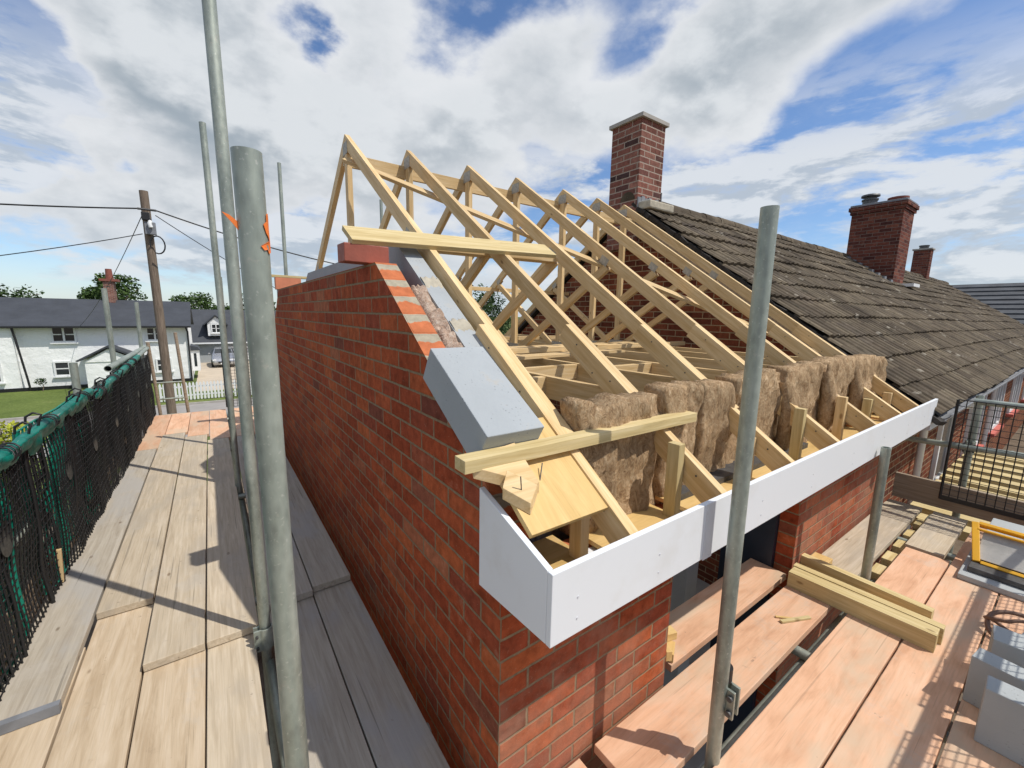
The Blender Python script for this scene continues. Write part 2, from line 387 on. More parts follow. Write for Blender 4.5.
def cloud_n(off):
    Pq = t.vm('ADD', CD, (3.1+off[0], 7.7+off[1], off[2]))
    return t.m('ADD', t.m('MULTIPLY', t.noise(Pq, 1.75, 9, .52, .0), .68), t.m('MULTIPLY', t.noise(t.vm('ADD', Pq, (5.1, 2.2, 2)), 4.6, 8, .55, .0), .32))
base_n = cloud_n((0,0,0)); off_n = cloud_n((sd.x*.07, sd.y*.07, .06))
cov = base_n
def bump_dir(v, r, a):
    n = Vector(v).normalized(); dd = t.vm('DISTANCE', t.vm('ADD', D, t.vm('SCALE', t.comb(t.m('SUBTRACT', base_n, .5), t.m('SUBTRACT', off_n, .5), 0.), sc=.6)), tuple(n))
    return t.m('MULTIPLY', t.rng(dd, r, r*.1, 0, 1), a)
def pxdir(x, y):
    return Rm @ Vector(((x-512)/417.5, -(y-384)/417.5, -1)).normalized()
PATCH = [((10,88),.30,-.22),((985,120),.36,-.22),((850,145),.20,-.15),((740,170),.16,-.10),((225,262),.16,-.12),((330,330),.25,-.07),((20,330),.3,-.05),
         ((310,38),.09,-.13),((650,15),.14,-.08),((760,215),.10,-.08),((590,215),.12,-.08),((130,35),.30,.12),((420,110),.30,.10),((720,95),.22,.08),((560,60),.28,.08),((100,225),.22,.05),((900,30),.22,.10),
         ((820,240),.14,.09),((1000,225),.13,.07)]
for (px, r, a) in PATCH: cov = t.m('ADD', cov, bump_dir(pxdir(*px), r, a))
lown = t.noise(t.vm('MULTIPLY', D, (3.2, 3.2, 11.)), 1.35, 9, .6, .2)
lowm = t.m('MULTIPLY', t.rng(lown, .40, .54), t.m('MULTIPLY', t.rng(d3[2], .01, .07), t.rng(d3[2], .46, .28)))
lowoff = t.noise(t.vm('MULTIPLY', t.vm('ADD', D, (.02,-.02,.03)), (3.2, 3.2, 11.)), 1.35, 9, .6, .2)
mask = t.rng(cov, .45, .55)
thick = t.rng(cov, .49, .66)
lit = t.rng(t.m('SUBTRACT', base_n, off_n), -.055, .05)
ccol = t.mix(thick, (.80,.82,.85), t.mix(lit, (.36,.42,.48), (.72,.755,.79)))
ccol = t.mix(t.rng(zz, .0, .22, .7, 0), ccol, (.58,.66,.74))
ccol = t.mix(t.m('MULTIPLY', lowm, t.m('SUBTRACT', 1., mask)), ccol, t.mix(t.rng(t.m('SUBTRACT', lown, lowoff), -.05, .06), (.50,.56,.63), (.76,.79,.82)))
wisp = t.rng(t.noise(PL, 1.6, 10, .68), .45, .75, 0, .22)
mask2 = t.m('MAXIMUM', t.m('MAXIMUM', mask, wisp), t.m('MULTIPLY', lowm, .9))
mask2 = t.m('MAXIMUM', mask2, t.rng(zz, .0, .12, .45, 0))
bgs = t.node('ShaderNodeBackground'); t.put(bgs.inputs[0], t.vm('MULTIPLY', sky.outputs[0], (.86,.97,1.12))); bgs.inputs[1].default_value = .125
bgc = t.node('ShaderNodeBackground'); t.put(bgc.inputs[0], ccol); bgc.inputs[1].default_value = 1.
mx = t.node('ShaderNodeMixShader'); t.put(mx.inputs[0], mask2); t.l.new(bgs.outputs[0], mx.inputs[1]); t.l.new(bgc.outputs[0], mx.inputs[2])
out = t.node('ShaderNodeOutputWorld'); t.l.new(mx.outputs[0], out.inputs[0])
S.view_settings.view_transform = 'Standard'; S.view_settings.look = 'None'; S.view_settings.gamma = 1; S.view_settings.exposure = 0
S.view_settings.use_curve_mapping = False

# ------------------------------------------------------------------ ground
def gz(y):
    k = min(max((y-8)/7, 0), 1); k = k*k*(3-2*k); return -1.75 - 1.4*k
b = MB(); ys = [-400,-60,-10,0,4,8] + [8+i*.5 for i in range(1,15)] + [20,40,80,200,700]; xs = [-500,-100,-30,-10,0,10,30,100,500]
vs = [(x, y, gz(y)) for y in ys for x in xs]; nx = len(xs)
b.add(vs, [(j*nx+i, j*nx+i+1, (j+1)*nx+i+1, (j+1)*nx+i) for j in range(len(ys)-1) for i in range(nx-1)], True)
tag(b.build('ground', M['earth']), kind='structure')
tag(MB().add([(-60,19,-3.146),(60,19,-3.146),(60,26.1,-3.146),(-60,26.1,-3.146)], [(0,1,2,3)]).build('road', M['tarmac']), kind='structure')
tag(MB().add([(-40,26.1,-3.142),(-1.5,26.1,-3.142),(-1.5,34.6,-3.142),(-40,34.6,-3.142)], [(0,1,2,3)]).build('lawn', M['grass']), kind='structure')
tag(MB().add([(-1.5,26.1,-3.142),(12,26.1,-3.142),(12,30,-3.142),(-1.5,30,-3.142)], [(0,1,2,3)]).build('grass_verge', M['grass']), kind='structure')
tag(MB().add([(-1.0,30,-3.142),(12,30,-3.142),(12,47,-3.142),(-1.0,47,-3.142)], [(0,1,2,3)]).build('driveway', M['gravel']), kind='structure')
b = MB(); b.box(-60,60,25.98,26.1,-3.3,-3.06); tag(b.build('kerb', M['concrete']), kind='structure')

# ------------------------------------------------------------------ the brick extension
ext = empty('brick_extension', (.64,.925,-1.75), 'half built extension with tall red brick gable, open roof and front piers', 'building')
# gable outer leaf
b = MB(); b.prism_x(.64, .742, [(.925,-1.9),(.925,RZ(.925)-.10),(1.34,RZ(1.34)-.09),(1.36,RZ(1.36)-.04),(1.98,1.826),(5.28,1.826),(6.335,RZ(.925)-.06),(6.335,-1.9)])
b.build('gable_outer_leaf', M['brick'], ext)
b = MB(); b.prism_x(.842, .942, [(1.14,-1.9),(1.14,RZ(1.14)-.05),(2.26,RZ(2.26)-.06),(4.7,RZ(2.26)-.06),(6.1,RZ(1.14)-.05),(6.1,-1.9)])
b.build('gable_inner_leaf', M['aircrete'], ext)
for k, y in enumerate((1.36, 1.62, 1.92)):      # mortar beds showing on the raking top of the inner leaf
    b = MB(); n = 10
    pts = []
    for i in range(n): pts.append((.846+.092*i/(n-1), y+R.uniform(-.012,.012), RZ(y)-.05))
    vs = []; fs = []
    for i, (x, yy, z) in enumerate(pts):
        for q, (dy, dz) in enumerate(((-.026-.010*R.random(),-.006),(-.018,.004),(.01,.006),(.026+.012*R.random(),.004),(.034+.006*R.random(),-.006))):
            vs.append((x, yy+dy, RZ(yy+dy)-.052+dz*.8))
    fs = [(i*5+q, i*5+q+1, (i+1)*5+q+1, (i+1)*5+q) for i in range(n-1) for q in range(4)]
    b.add(vs, fs, True); b.build('mortar_bed', M['mortar'], ext)
# front outer leaf piers
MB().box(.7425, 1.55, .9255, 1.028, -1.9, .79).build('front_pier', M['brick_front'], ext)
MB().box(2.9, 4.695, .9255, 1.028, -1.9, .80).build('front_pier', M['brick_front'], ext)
MB().box(.944, 1.55, 1.13, 1.23, -1.9, 1.10).build('inner_leaf', M['aircrete_dirty'], ext)
MB().box(2.9, 4.69, 1.13, 1.23, -1.9, 1.10).build('inner_leaf', M['aircrete_dirty'], ext)
MB().box(2.86, 2.898, 1.03, 1.36, -1.7, .80).build('damp_membrane', M['membrane'], ext)
MB().box(2.55, 2.69, 1.42, 1.56, -1.7, .9).build('block_column', M['aircrete'], ext)
MB().box(1.551, 2.899, .93, 1.13, .80, .86).build('lintel', M['zinc_dark'], ext)
MB().box(1.5515, 2.8985, 1.131, 1.229, .865, 1.10).build('lintel', M['concrete'], ext)
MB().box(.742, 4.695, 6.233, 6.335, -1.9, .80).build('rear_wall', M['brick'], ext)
MB().box(.944, 4.695, 6.03, 6.13, -1.9, 1.10).build('rear_inner_wall', M['aircrete_dirty'], ext)
MB().box(.944, 4.69, 1.232, 6.028, -1.74, -1.60).build('floor_slab', M['concrete'], ext)
beam('wall_plate', (.95,1.18,1.149), (4.69,1.18,1.149), .1, .048, M['treated'], ext)
beam('wall_plate', (.95,6.08,1.149), (4.69,6.08,1.149), .1, .048, M['treated'], ext)

# loose wool in the gable cavity
def lumpy(name, x0, x1, y0, y1, zf, th, amp, m, label, cat, seed, nx=10, ny=40):
    b = MB(); vs = []
    for j in range(ny+1):
        for i in range(nx+1):
            x = x0+(x1-x0)*i/nx; y = y0+(y1-y0)*j/ny
            e = min(1, 4*min(i, nx-i)/nx+.15)*min(1, 8*min(j, ny-j)/ny+.2)
            p = Vector((x*1, y, seed)); n = mnoise.fractal(p*16, .8, 2.1, 4)+.6*abs(mnoise.noise(p*34))
            vs.append((x+.012*mnoise.noise(p*22), y+.015*mnoise.noise(p*25+Vector((3,1,0))), zf(y)-.06+.06*e+amp*n*e))
    top = len(vs)
    for j in range(ny+1):
        for i in range(nx+1): vs.append((x0+(x1-x0)*i/nx, y0+(y1-y0)*j/ny, zf(y0+(y1-y0)*j/ny)-th))
    w = nx+1; fs = [(j*w+i, j*w+i+1, (j+1)*w+i+1, (j+1)*w+i) for j in range(ny) for i in range(nx)]
    per = [i for i in range(w)] + [j*w+nx for j in range(1, ny+1)] + [ny*w+i for i in range(nx-1, -1, -1)] + [j*w for j in range(ny-1, 0, -1)]
    fs += [(per[k], top+per[k], top+per[(k+1) % len(per)], per[(k+1) % len(per)]) for k in range(len(per))]
    b.add(vs, fs, True); return tag(b.build(name, m), label, cat)
lumpy('cavity_insulation', .746, .842, 1.30, 1.93, lambda y: RZ(y)-.045, .5, .035, M['fluff'], 'crumpled pinkish mineral wool stuffed in the raking gable cavity', 'insulation', 2.)
# big block on the slope
Mx, L = frame((.7285,.977,1.252), (.7285,1.354,1.479)); bb = MB(); bb.box(0,.44,-.1075,.1075,-.135,0)
tag(bb.build('aircrete_block', M['aircrete'], None, .003, Mx), 'big clean grey aircrete block lying on the sloping gable top', 'block')
# brick standing on wall top
def solidbrick(name, c, dims, rotz, m, label):
    b = MB(); dx, dy, dz = dims; b.box(-dx/2, dx/2, -dy/2, dy/2, 0, dz)
    Mx = Matrix.Translation(Vector(c)) @ Matrix.Rotation(rotz, 4, 'Z'); return tag(b.build(name, m, None, .004, Mx), label, 'brick')
M['dullbrick'] = flat('dull red brick', (.30,.08,.05), .6, var=.15, scale=9, bump=.2)
M['orangebrick'] = flat('orange brick', (.60,.22,.12), .7, var=.12, scale=9, bump=.2)
solidbrick('brick', (.635,2.13,1.83), (.215,.1025,.085), rad(3), M['dullbrick'], 'dull red brick laid across the peak of the gable wall')
solidbrick('brick', (.88,6.28,1.866), (.30,.1,.15), 0, M['orangebrick'], 'orange brick at the rear end of the gable beside the thin grey tube')
MB().box(.75,1.0,6.24,6.33,.7,1.865).build('rear_kneeler', M['aircrete'], ext)
tag(beam('timber_batten', (.56,6.28,2.05), (1.5,6.28,2.045), .1, .03, M['treated']), 'pale batten resting on the orange brick behind the gable', 'timber')

# ------------------------------------------------------------------ roof trusses
XS = [.99,1.494,2.078,2.639,3.272,3.81,4.286]
TH = .038; DP = .084; TZ = 1.27
GR = 'roof trusses in a row'
LBL = ['first bare roof truss nearest the brick gable, its rafter foot beside the plywood sheet',
 'second roof truss from the brick gable, the front plank ends on its rafter',
 'third roof truss from the gable, its foot just left of the tall right tube',
 'middle of the seven roof trusses, its rafter foot just right of the tall scaffold tube',
 'fifth roof truss from the brick gable, third from the old tiled roof',
 'second to last roof truss, its peak just left of the square brick chimney',
 'last roof truss standing right against the old house gable wall']
tr = empty('roof_truss', (0,3.63,1.149), LBL[0], 'roof truss', GR)
cut = -DP*math.tan(SL)
beam('top_chord', (0,.98,RZ(.98)), (0,APY,APZ), TH, DP, M['timber'], tr, c0=-cut*0, c1=cut)
beam('top_chord', (0,7.26-.98,RZ(.98)), (0,APY+.0015,APZ), TH, DP, M['timber'], tr, c1=cut)
beam('bottom_chord', (0,1.145,TZ), (0,6.115,TZ), TH, .12, M['timber'], tr, c0=-.09, c1=.09)
beam('king_post', (0,APY,TZ+.001), (0,APY,APZ-DP/CS-.02), TH, .072, M['timber'], tr, up=(0,1,0)).location.y += .036
for s in (-1, 1):
    y1 = APY+s*1.24; zz_ = RZ(APY-1.24)-DP/CS
    beam('strut', (0,APY+s*.08,TZ+.002), (0,y1,zz_), TH, .066, M['timber'], tr, c0=.0, c1=-.0)
def plate(name, yz, parent):
    for s in (-1, 1):
        b = MB(); x = s*(TH/2+.0012); b.prism_x(x-.0008, x+.0008, yz); b.build(name, M['plate'], parent)
def rot_rect(cy, cz, a, w, h):
    return [(cy+dx*math.cos(a)-dz*math.sin(a), cz+dx*math.sin(a)+dz*math.cos(a)) for dx, dz in ((-w/2,-h/2),(w/2,-h/2),(w/2,h/2),(-w/2,h/2))]
plate('nail_plate', rot_rect(APY, APZ-.105, 0, .12, .09), tr)
for s in (-1, 1):
    plate('nail_plate', rot_rect(APY+s*1.235, RZ(APY-1.235)-.085, -s*SL, .09, .06), tr)
plate('nail_plate', rot_rect(APY, TZ-.02, 0, .2, .1), tr)
def sister(tr):
    Mx, L = frame((-.0385,.695,RZ(.695)+.004), (-.0385,1.545,RZ(1.545)+.008)); b = MB(); h = .094; c = -h*math.tan(SL)
    vs = [(x+(c if z < 0 and x == 0 else 0), y, z) for x in (0, L) for y in (-.019, .0185) for z in (-h, 0)]
    b.add(vs, [(0,1,3,2),(4,6,7,5),(0,4,5,1),(2,3,7,6),(0,2,6,4),(1,5,7,3)])
    return b.build('rafter_foot', M['timber'], tr, .0015, Mx)
sis = sister(tr)
for i in range(7):      # nail heads on the doubled rafter foot
    y = .8+.11*i; z = RZ(y)-.03-.05*(i % 2)
    b = MB(); b.tube([(-.0585,y,z),(-.0605,y,z)], .0035, 8); b.build('nail_head', M['zinc_dark'], tr)
tr.location.x = XS[0]
for i, x in enumerate(XS[1:]):
    c = copy_tree(tr); c.location = (x+R.uniform(-.004,.004), 3.63, 1.149); c['label'] = LBL[i+1]
# longitudinal bracing
tag(beam('ridge_binder', (.972,3.70,APZ-.115), (4.60,3.72,APZ-.115), .03, .1, M['timber']), 'long board tying the truss peaks together just behind the ridge', 'timber')
tag(beam('diagonal_brace', (.93,3.50,RZ(3.5)-.128), (4.3,1.40,RZ(1.40)-.128), .085, .025, M['timber'], up=(0,-.676,1)), 'slender brace running diagonally down under the rafters from the first peak', 'timber')
tag(beam('node_binder', (.93,2.9,TZ+.047), (4.6,2.9,TZ+.047), .09, .045, M['timber']), 'longitudinal binder lying on the truss ties in front of the king posts', 'timber')
tag(beam('node_binder', (.93,4.45,TZ+.047), (4.6,4.45,TZ+.047), .09, .045, M['timber']), 'longitudinal binder lying on the truss ties behind the king posts', 'timber')
tag(beam('rear_binder', (.93,4.92,RZ(2.34)-.13), (4.6,4.92,RZ(2.34)-.13), .05, .05, M['timber']), 'pale rail fixed under the rear rafters, seen through the trusses', 'timber')
tag(beam('loose_plank', (.56,2.12,RZ(2.12)+.030), (1.90,2.22,RZ(2.22)+.028), .14, .025, M['treated'], up=(0,-.676,1)), 'loose plank laid across the first two rafters over the brick peak', 'plank')
tag(beam('loose_plank', (1.01,2.37,RZ(2.37)-.12), (2.06,2.40,RZ(2.4)-.12), .12, .03, M['timber']), 'shaded board fixed under the rafters just behind the loose plank', 'plank')
tag(beam('front_batten', (.53,.975,RZ(.975)+.042), (1.64,.965,RZ(.965)+.048), .06, .038, M['treated']), 'treated batten lying across the rafter feet beside the big grey block', 'timber')
for k, (y, a, b_) in enumerate(((2.45,1.0,3.1),(3.2,1.6,4.5))):
    tag(beam('loose_plank', (a,y,TZ+.024), (b_,y+.15,TZ+.024), .15, .022, M['timber']), ['loose plank lying on the truss ties near the first trusses','loose plank lying on the truss ties near the old gable'][k], 'plank')
# trimmers standing between the ties (joist level boards)
for k, (x0, x1, y, h) in enumerate(((1.01,1.475,1.75,.12),(1.515,2.055,2.1,.1),(2.1,2.615,1.9,.1))):
    tag(beam('noggin', (x0,y,TZ-.004), (x1,y,TZ-.004), .045, h, M['timber']), ['short cross timber between the first and second truss ties','short cross timber between the second and third truss ties','short cross timber between the third and fourth truss ties'][k], 'timber', 'cross timbers between the ties')

# eaves box
fb = empty('fascia_board', (.62,.678,.795), 'long white plastic fascia with boxed end along the front eaves', 'fascia')
MB().add([(.611,.669,.795),(4.66,.669,.795),(4.695,.669,.995),(.611,.669,.993),(.611,.687,.795),(4.66,.687,.795),(4.695,.687,.995),(.611,.687,.993)],
    [(0,1,2,3),(5,4,7,6),(3,2,6,7),(1,0,4,5),(0,3,7,4),(1,5,6,2)]).build('front_board', M['upvc'], fb, .002)
MB().prism_x(.611, .629, [(.688,.795),(.688,.994),(1.003,1.092),(1.003,.775)]).build('box_end', M['upvc'], fb, .002)
MB().box(1.285,1.338,.6655,.6688,.793,.9945).build('joint_strip', M['upvc_joint'], fb)
MB().box(.6295,4.68,.688,.922,.797,.806).build('soffit', M['upvc'], fb)
for x in (.70,1.04,1.70,2.2,2.75,3.3,3.85,4.3):
    for z in (.84,.90):
        MB().tube([(x,.6695,z),(x,.6675,z)], .003, 8).build('pin', M['upvc_joint'], fb)
# timber inside the eaves box
XE = XS + [4.70]
for i in range(8):
    x0 = (.635 if i == 0 else XS[i-1]+.025); x1 = XE[i]-.062
    if x1-x0 < .1: continue
    tag(beam('eaves_board', (x0,.86,.832), (x1,.86,.832), .33, .018, M['ply']), 'ply strip in the eaves box ' + ['at its open left end','between the first two rafter feet','between the second and third rafter feet','just right of the tall tube','between the fourth and fifth rafter feet','between the fifth and sixth rafter feet','between the sixth and last rafter feet','beyond the last rafter foot'][i], 'timber', 'ply strips in the eaves box')
for i, x in enumerate(XS):
    tag(beam('soffit_strut', (x-.082,.90,.806), (x-.084,.90,RZ(.90)-.015+(.03 if i in (1,3,4) else -.04)), .038, .05, M['treated'] if i % 2 else M['timber'], up=(0,1,0)), 'short upright stub beside the ' + ['first','second','third','fourth','fifth','sixth','last'][i] + ' rafter foot in the eaves box', 'timber', 'upright stubs in the eaves box')
# plywood sheet at rafter level between box end and first rafter
tag(beam('plywood_sheet', (.81,.785,RZ(.785)-.004), (.81,1.10,RZ(1.10)-.004), .34, .018, M['ply']), 'small plywood sheet between the white box end and first rafter', 'plywood')
def poly_piece(name, pts, h, zf, m, label):
    b = MB(); n = len(pts); vs = [(x, y, zf(x,y)) for x, y in pts]+[(x, y, zf(x,y)+h) for x, y in pts]
    b.add(vs, [list(range(n))[::-1], list(range(n,2*n))]+[(i,(i+1)%n,n+(i+1)%n,n+i) for i in range(n)])
    return tag(b.build(name, m, None, .0015), label, 'offcut')
pl = lambda x, y: RZ(y)+.0
poly_piece('timber_offcut', [(.562,.955),(.573,.985),(.735,1.0),(.735,.875),(.722,.872)], .034, lambda x, y: RZ(y)-.004, M['timber'], 'triangular timber offcut lying at the corner of the white box under the batten')
poly_piece('timber_offcut', [(.612,.884),(.667,.828),(.722,.868),(.655,.925)], .034, lambda x, y: RZ(y)-.002, M['timber'], 'small rectangular offcut on the plywood below the triangular one')
for k, (p, q) in enumerate((((.668,.87,1.10),(.655,.86,1.165)),((.755,.90,1.10),(.79,.93,1.155)))):
    tag(MB().tube([p, q], .0018, 6).build('nail', M['zinc_dark']), ['nail sticking out of the small rectangular offcut','nail standing in the plywood sheet'][k], 'nail')
# insulation batts
def batt(x0, x1, z0, z1, yb, seed, label):
    nx, nz = 26, 26; vs = []; b = MB(); y0, y1 = yb, yb+.10
    def P(i, k, front):
        u, w = i/nx, k/nz; x = x0+(x1-x0)*u; z = z0+(z1-z0)*w
        p = Vector((x*3, z*3, seed)); e = (1-abs(2*u-1)**14)*(1-abs(2*w-1)**12)
        n = mnoise.fractal(Vector((x*14, seed, z*5)), .7, 2.1, 5)
        n2 = mnoise.fractal(Vector((x*4, seed+4, z*3)), .8, 2.1, 3)
        fold = abs(mnoise.noise(Vector((x*9, seed+8, z*4+x*3))))**.5
        y = (y0-.012*e-.03*n2-.020*n*e+.028*(.5-fold)-.10*max(0,.22-w)*(.5+fold)) if front else y1+.02*n2
        return (x+.02*mnoise.noise(Vector((seed, z*9, 1)))*abs(2*u-1)**3, y, z+.03*mnoise.noise(Vector((x*11, seed, 3)))*w+.012*mnoise.noise(Vector((x*40, seed, 3)))*w)
    F = [P(i,k,True) for k in range(nz+1) for i in range(nx+1)]; Bk = [P(i,k,False) for k in range(nz+1) for i in range(nx+1)]
    w = nx+1; n = len(F); fs = [(k*w+i, k*w+i+1, (k+1)*w+i+1, (k+1)*w+i) for k in range(nz) for i in range(nx)]
    fs += [tuple(n+q for q in f[::-1]) for f in fs]
    per = list(range(w))+[k*w+nx for k in range(1,nz+1)]+[nz*w+i for i in range(nx-1,-1,-1)]+[k*w for k in range(nz-1,0,-1)]
    fs += [(per[q], n+per[q], n+per[(q+1)%len(per)], per[(q+1)%len(per)]) for q in range(len(per))]
    b.add(F+Bk, fs, True); return tag(b.build('insulation_batt', M['wool']), label, 'insulation', 'mineral wool batts upright behind the eaves')
batt(1.012,1.472,.80,1.29,1.00,1.,'brown wool batt between the first and second rafters, behind the front batten')
batt(1.516,1.80,.80,1.31,1.01,3.,'brown wool batt just right of the second rafter')
batt(1.79,2.058,.80,1.30,1.00,5.,'brown wool batt just left of the tall right scaffold tube')
batt(2.10,2.617,.80,1.31,1.01,7.,'brown wool batt just right of the tall scaffold tube')
batt(2.662,3.25,.82,1.32,1.01,9.,'wide brown wool batt between the fourth and fifth rafters')
batt(3.294,3.79,.84,1.34,1.01,11.,'brown wool batt between the fifth and sixth rafters')
batt(3.832,4.265,.84,1.33,1.0,13.,'brown wool batt before the last rafter')
batt(4.31,4.64,.84,1.30,1.02,15.,'brown wool batt beyond the last rafter, under the old roof edge')
for k, (x, z) in enumerate(((2.67,1.25),(3.27,1.27),(3.82,1.25))):
    b = MB(); b.tube([(x-.05,.99,z),(x-.055,.955,z-.14),(x-.05,.95,z-.3),(x-.03,.985,z-.4)], [.035,.045,.05,.035], 12)
    tag(b.build('wool_roll', M['wool']), ['curled strip of wool hanging beside the fourth rafter','curled strip of wool hanging beside the fifth rafter','curled strip of wool hanging beside the sixth rafter'][k], 'insulation', 'curled wool strips')

# ------------------------------------------------------------------ existing tiled bungalow
bun = empty('bungalow', (4.70,1.05,-1.75), 'old brick bungalow with a long lichen covered tiled roof and white windows', 'house')
RY0, RZ0, RY1, RZ1 = .66, .875, 3.86, 3.14      # eave line to ridge line
MB().prism_x(4.70,4.82,[(1.05,-1.9),(1.05,.98),(3.86,2.98),(6.67,.98),(6.67,-1.9)]).build('gable_wall', M['brick_old'], bun)
MB().box(4.8205,24.0,1.05,1.25,-1.9,.84).build('front_wall', M['brick_old'], bun)
MB().box(4.8205,24.0,6.5,6.67,-1.9,.84).build('rear_wall', M['brick_old'], bun)
def tile_roof(x0, x1, parent, courses=12):
    b = MB(); sl = math.hypot(RY1-RY0, RZ1-RZ0); dy, dz = (RY1-RY0)/sl, (RZ1-RZ0)/sl; ny_, nz_ = -dz, dy
    step = sl/courses; per = .3; prof = [(0,.0),(.015,.014),(.06,.018),(.08,.003),(.15,.0),(.165,.012),(.205,.016),(.225,.003)]
    xsn = []
    k = 0
    while x0+k*per < x1-.01:
        for q, h in prof: xsn.append((x0+k*per+q, h, k))
        k += 1
    w = len(xsn)
    for c in range(courses):
        s0 = c*step-.02; s1 = (c+1)*step+.03
        vs = []
        for (s, lift) in ((s0,-.014),(s0,.030),(s1,.0)):
            for x, h, kk in xsn:
                jit = .006*math.sin(kk*12.9898+c*78.233)+.004*math.sin(kk*3.7+c*5.1)
                hh = lift+h*(1 if lift > -.01 else .6)+jit*.8; ss = s+(jit*1.6 if s == s0 else 0)
                vs.append((x, RY0+dy*ss+ny_*hh, RZ0+dz*ss+nz_*hh+.012*math.sin(x*.7+s)*(.5)))
        fs = [(r*w+i, r*w+i+1, (r+1)*w+i+1, (r+1)*w+i) for r in range(2) for i in range(w-1)]
        b.add(vs, fs, False)
    return b.build('roof_tiles', M['tiles'], parent)
tile_roof(4.62, 23.8, bun)
# rear slope and roof deck beneath
MB().prism_x(4.64,23.8,[(RY0+.05,RZ0-.02),(3.86,RZ1-.03),(7.06,RZ0-.02),(7.0,RZ0-.08),(3.86,RZ1-.12),(RY0+.1,RZ0-.08)]).build('roof_deck', M['felt'], bun)
b = MB()
k = 0
x = 4.60
while x < 23.8:      # ridge tiles
    if not (4.55 < x < 4.9 and False):
        n = 8; vs = []
        r0 = .105
        for q, rr in ((x, r0+.006), (x+.44, r0)):
            for i in range(n+1):
                a = math.pi*i/n; vs.append((q, 3.86-rr*math.cos(a)*1.05, RZ1-.045+rr*math.sin(a)+.006*math.sin(x*3)))
        b.add(vs, [(i, i+1, n+1+i+1, n+1+i) for i in range(n)], True); b.add(vs[:n+1], [list(range(n+1))])
    x += .435
b.build('ridge_tiles', M['tiles'], bun)
# ragged verge: undercloak, mortar and felt scraps
b = MB()
for c in range(34):
    s = c/34; y = RY0+.02+(3.80-RY0)*s; z = RZ0+(RZ1-RZ0)*(y-RY0)/(RY1-RY0); w = R.uniform(.02,.07)
    Mq = Matrix.Translation((4.62+R.uniform(-.02,.01), y, z-.035)) @ Matrix.Rotation(SL+.03+R.uniform(-.15,.15), 4, 'X') @ Matrix.Rotation(R.uniform(-.3,.3), 4, 'Z')
    b.box(-.01, .1, -.07, .07, -w*.7, .02, Mq)
b.build('verge_mortar', M['felt'], bun, .003)
MB().prism_x(4.645,4.70,[(RY0+.06,RZ0-.10),(3.86,RZ1-.13),(3.86,RZ1-.27),(RY0+.10,RZ0-.20)]).build('barge_timber', M['grey_wood'], bun)
b = MB()
for c in range(12):
    y = .74+.05*c; z = RZ0+(y-RY0)*.71-.07; Mq = Matrix.Translation((4.60-R.uniform(0,.10), y, z-R.uniform(.0,.05))) @ Matrix.Rotation(R.uniform(-.6,.9), 4, 'X') @ Matrix.Rotation(R.uniform(-.5,.5), 4, 'Y')
    b.box(-.07,.07,-.04,.04,-.012,.012,Mq)
b.build('broken_tiles', M['tiles_far'], bun, .002)
# eaves: gutter, fascia, downpipes
b = MB(); n = 8; vs = []
for x in (4.78, 23.8):
    for i in range(n+1):
        a = math.pi+math.pi*i/n; vs.append((x, .645+.055*math.cos(a), .865+.05*math.sin(a)))
    for i in range(n, -1, -1):
        a = math.pi+math.pi*i/n; vs.append((x, .645+.05*math.cos(a), .867+.045*math.sin(a)))
w = 2*(n+1); b.add(vs, [(i,(i+1)%w,w+(i+1)%w,w+i) for i in range(w)]+[list(range(w))], True)
b.build('gutter', M['lead'], bun)
MB().box(4.83,23.8,.705,.73,.70,.86).build('fascia', M['white'], bun)
MB().box(4.83,23.8,.731,1.048,.70,.715).build('soffit', M['white'], bun)
for x, y in ((6.5,.99),(12.0,.99)):
    MB().tube([(x,.66,.81),(x,.66,.74),(x,y,.62),(x,y,-1.7)], .034, 12).build('downpipe', M['white'], bun)
def window(parent, x0, x1, z0, z1, Y, cols=2, rows=1, fr=.06, sill=True, fm=None, sm=None, d=.07):
    fm = fm or M['white']; b = MB()
    b.box(x0,x1,Y-d,Y-.002,z1-fr,z1); b.box(x0,x1,Y-d,Y-.002,z0,z0+fr)
    b.box(x0,x0+fr,Y-d,Y-.002,z0+fr,z1-fr); b.box(x1-fr,x1,Y-d,Y-.002,z0+fr,z1-fr)
    for c in range(1, cols):
        xc = x0+(x1-x0)*c/cols; b.box(xc-fr/2,xc+fr/2,Y-d*.9,Y-.003,z0+fr,z1-fr)
    for r in range(1, rows):
        zc = z0+(z1-z0)*r/rows
        for c in range(cols):
            b.box(x0+(x1-x0)*c/cols+fr, x0+(x1-x0)*(c+1)/cols-fr, Y-d*.8, Y-.004, zc-fr/3, zc+fr/3)
    w = b.build('window', fm, parent)
    MB().box(x0+fr*.5,x1-fr*.5,Y-d*.5,Y-.005,z0+fr*.5,z1-fr*.5).build('pane', M['glass'], w)
    if sill: MB().box(x0-.06,x1+.06,Y-d-.08,Y-.003,z0-.07,z0-.002).build('sill', sm or fm, w)
    return w
for x0, x1 in ((7.7,8.5),(10.0,11.4),(12.8,14.2),(16,17.8),(19.4,21.2)):
    window(bun, x0, x1, -.62, .62, 1.05, 1 if x1-x0 < 1 else 3, 1, .075, True, None, M['redsill'], .045)
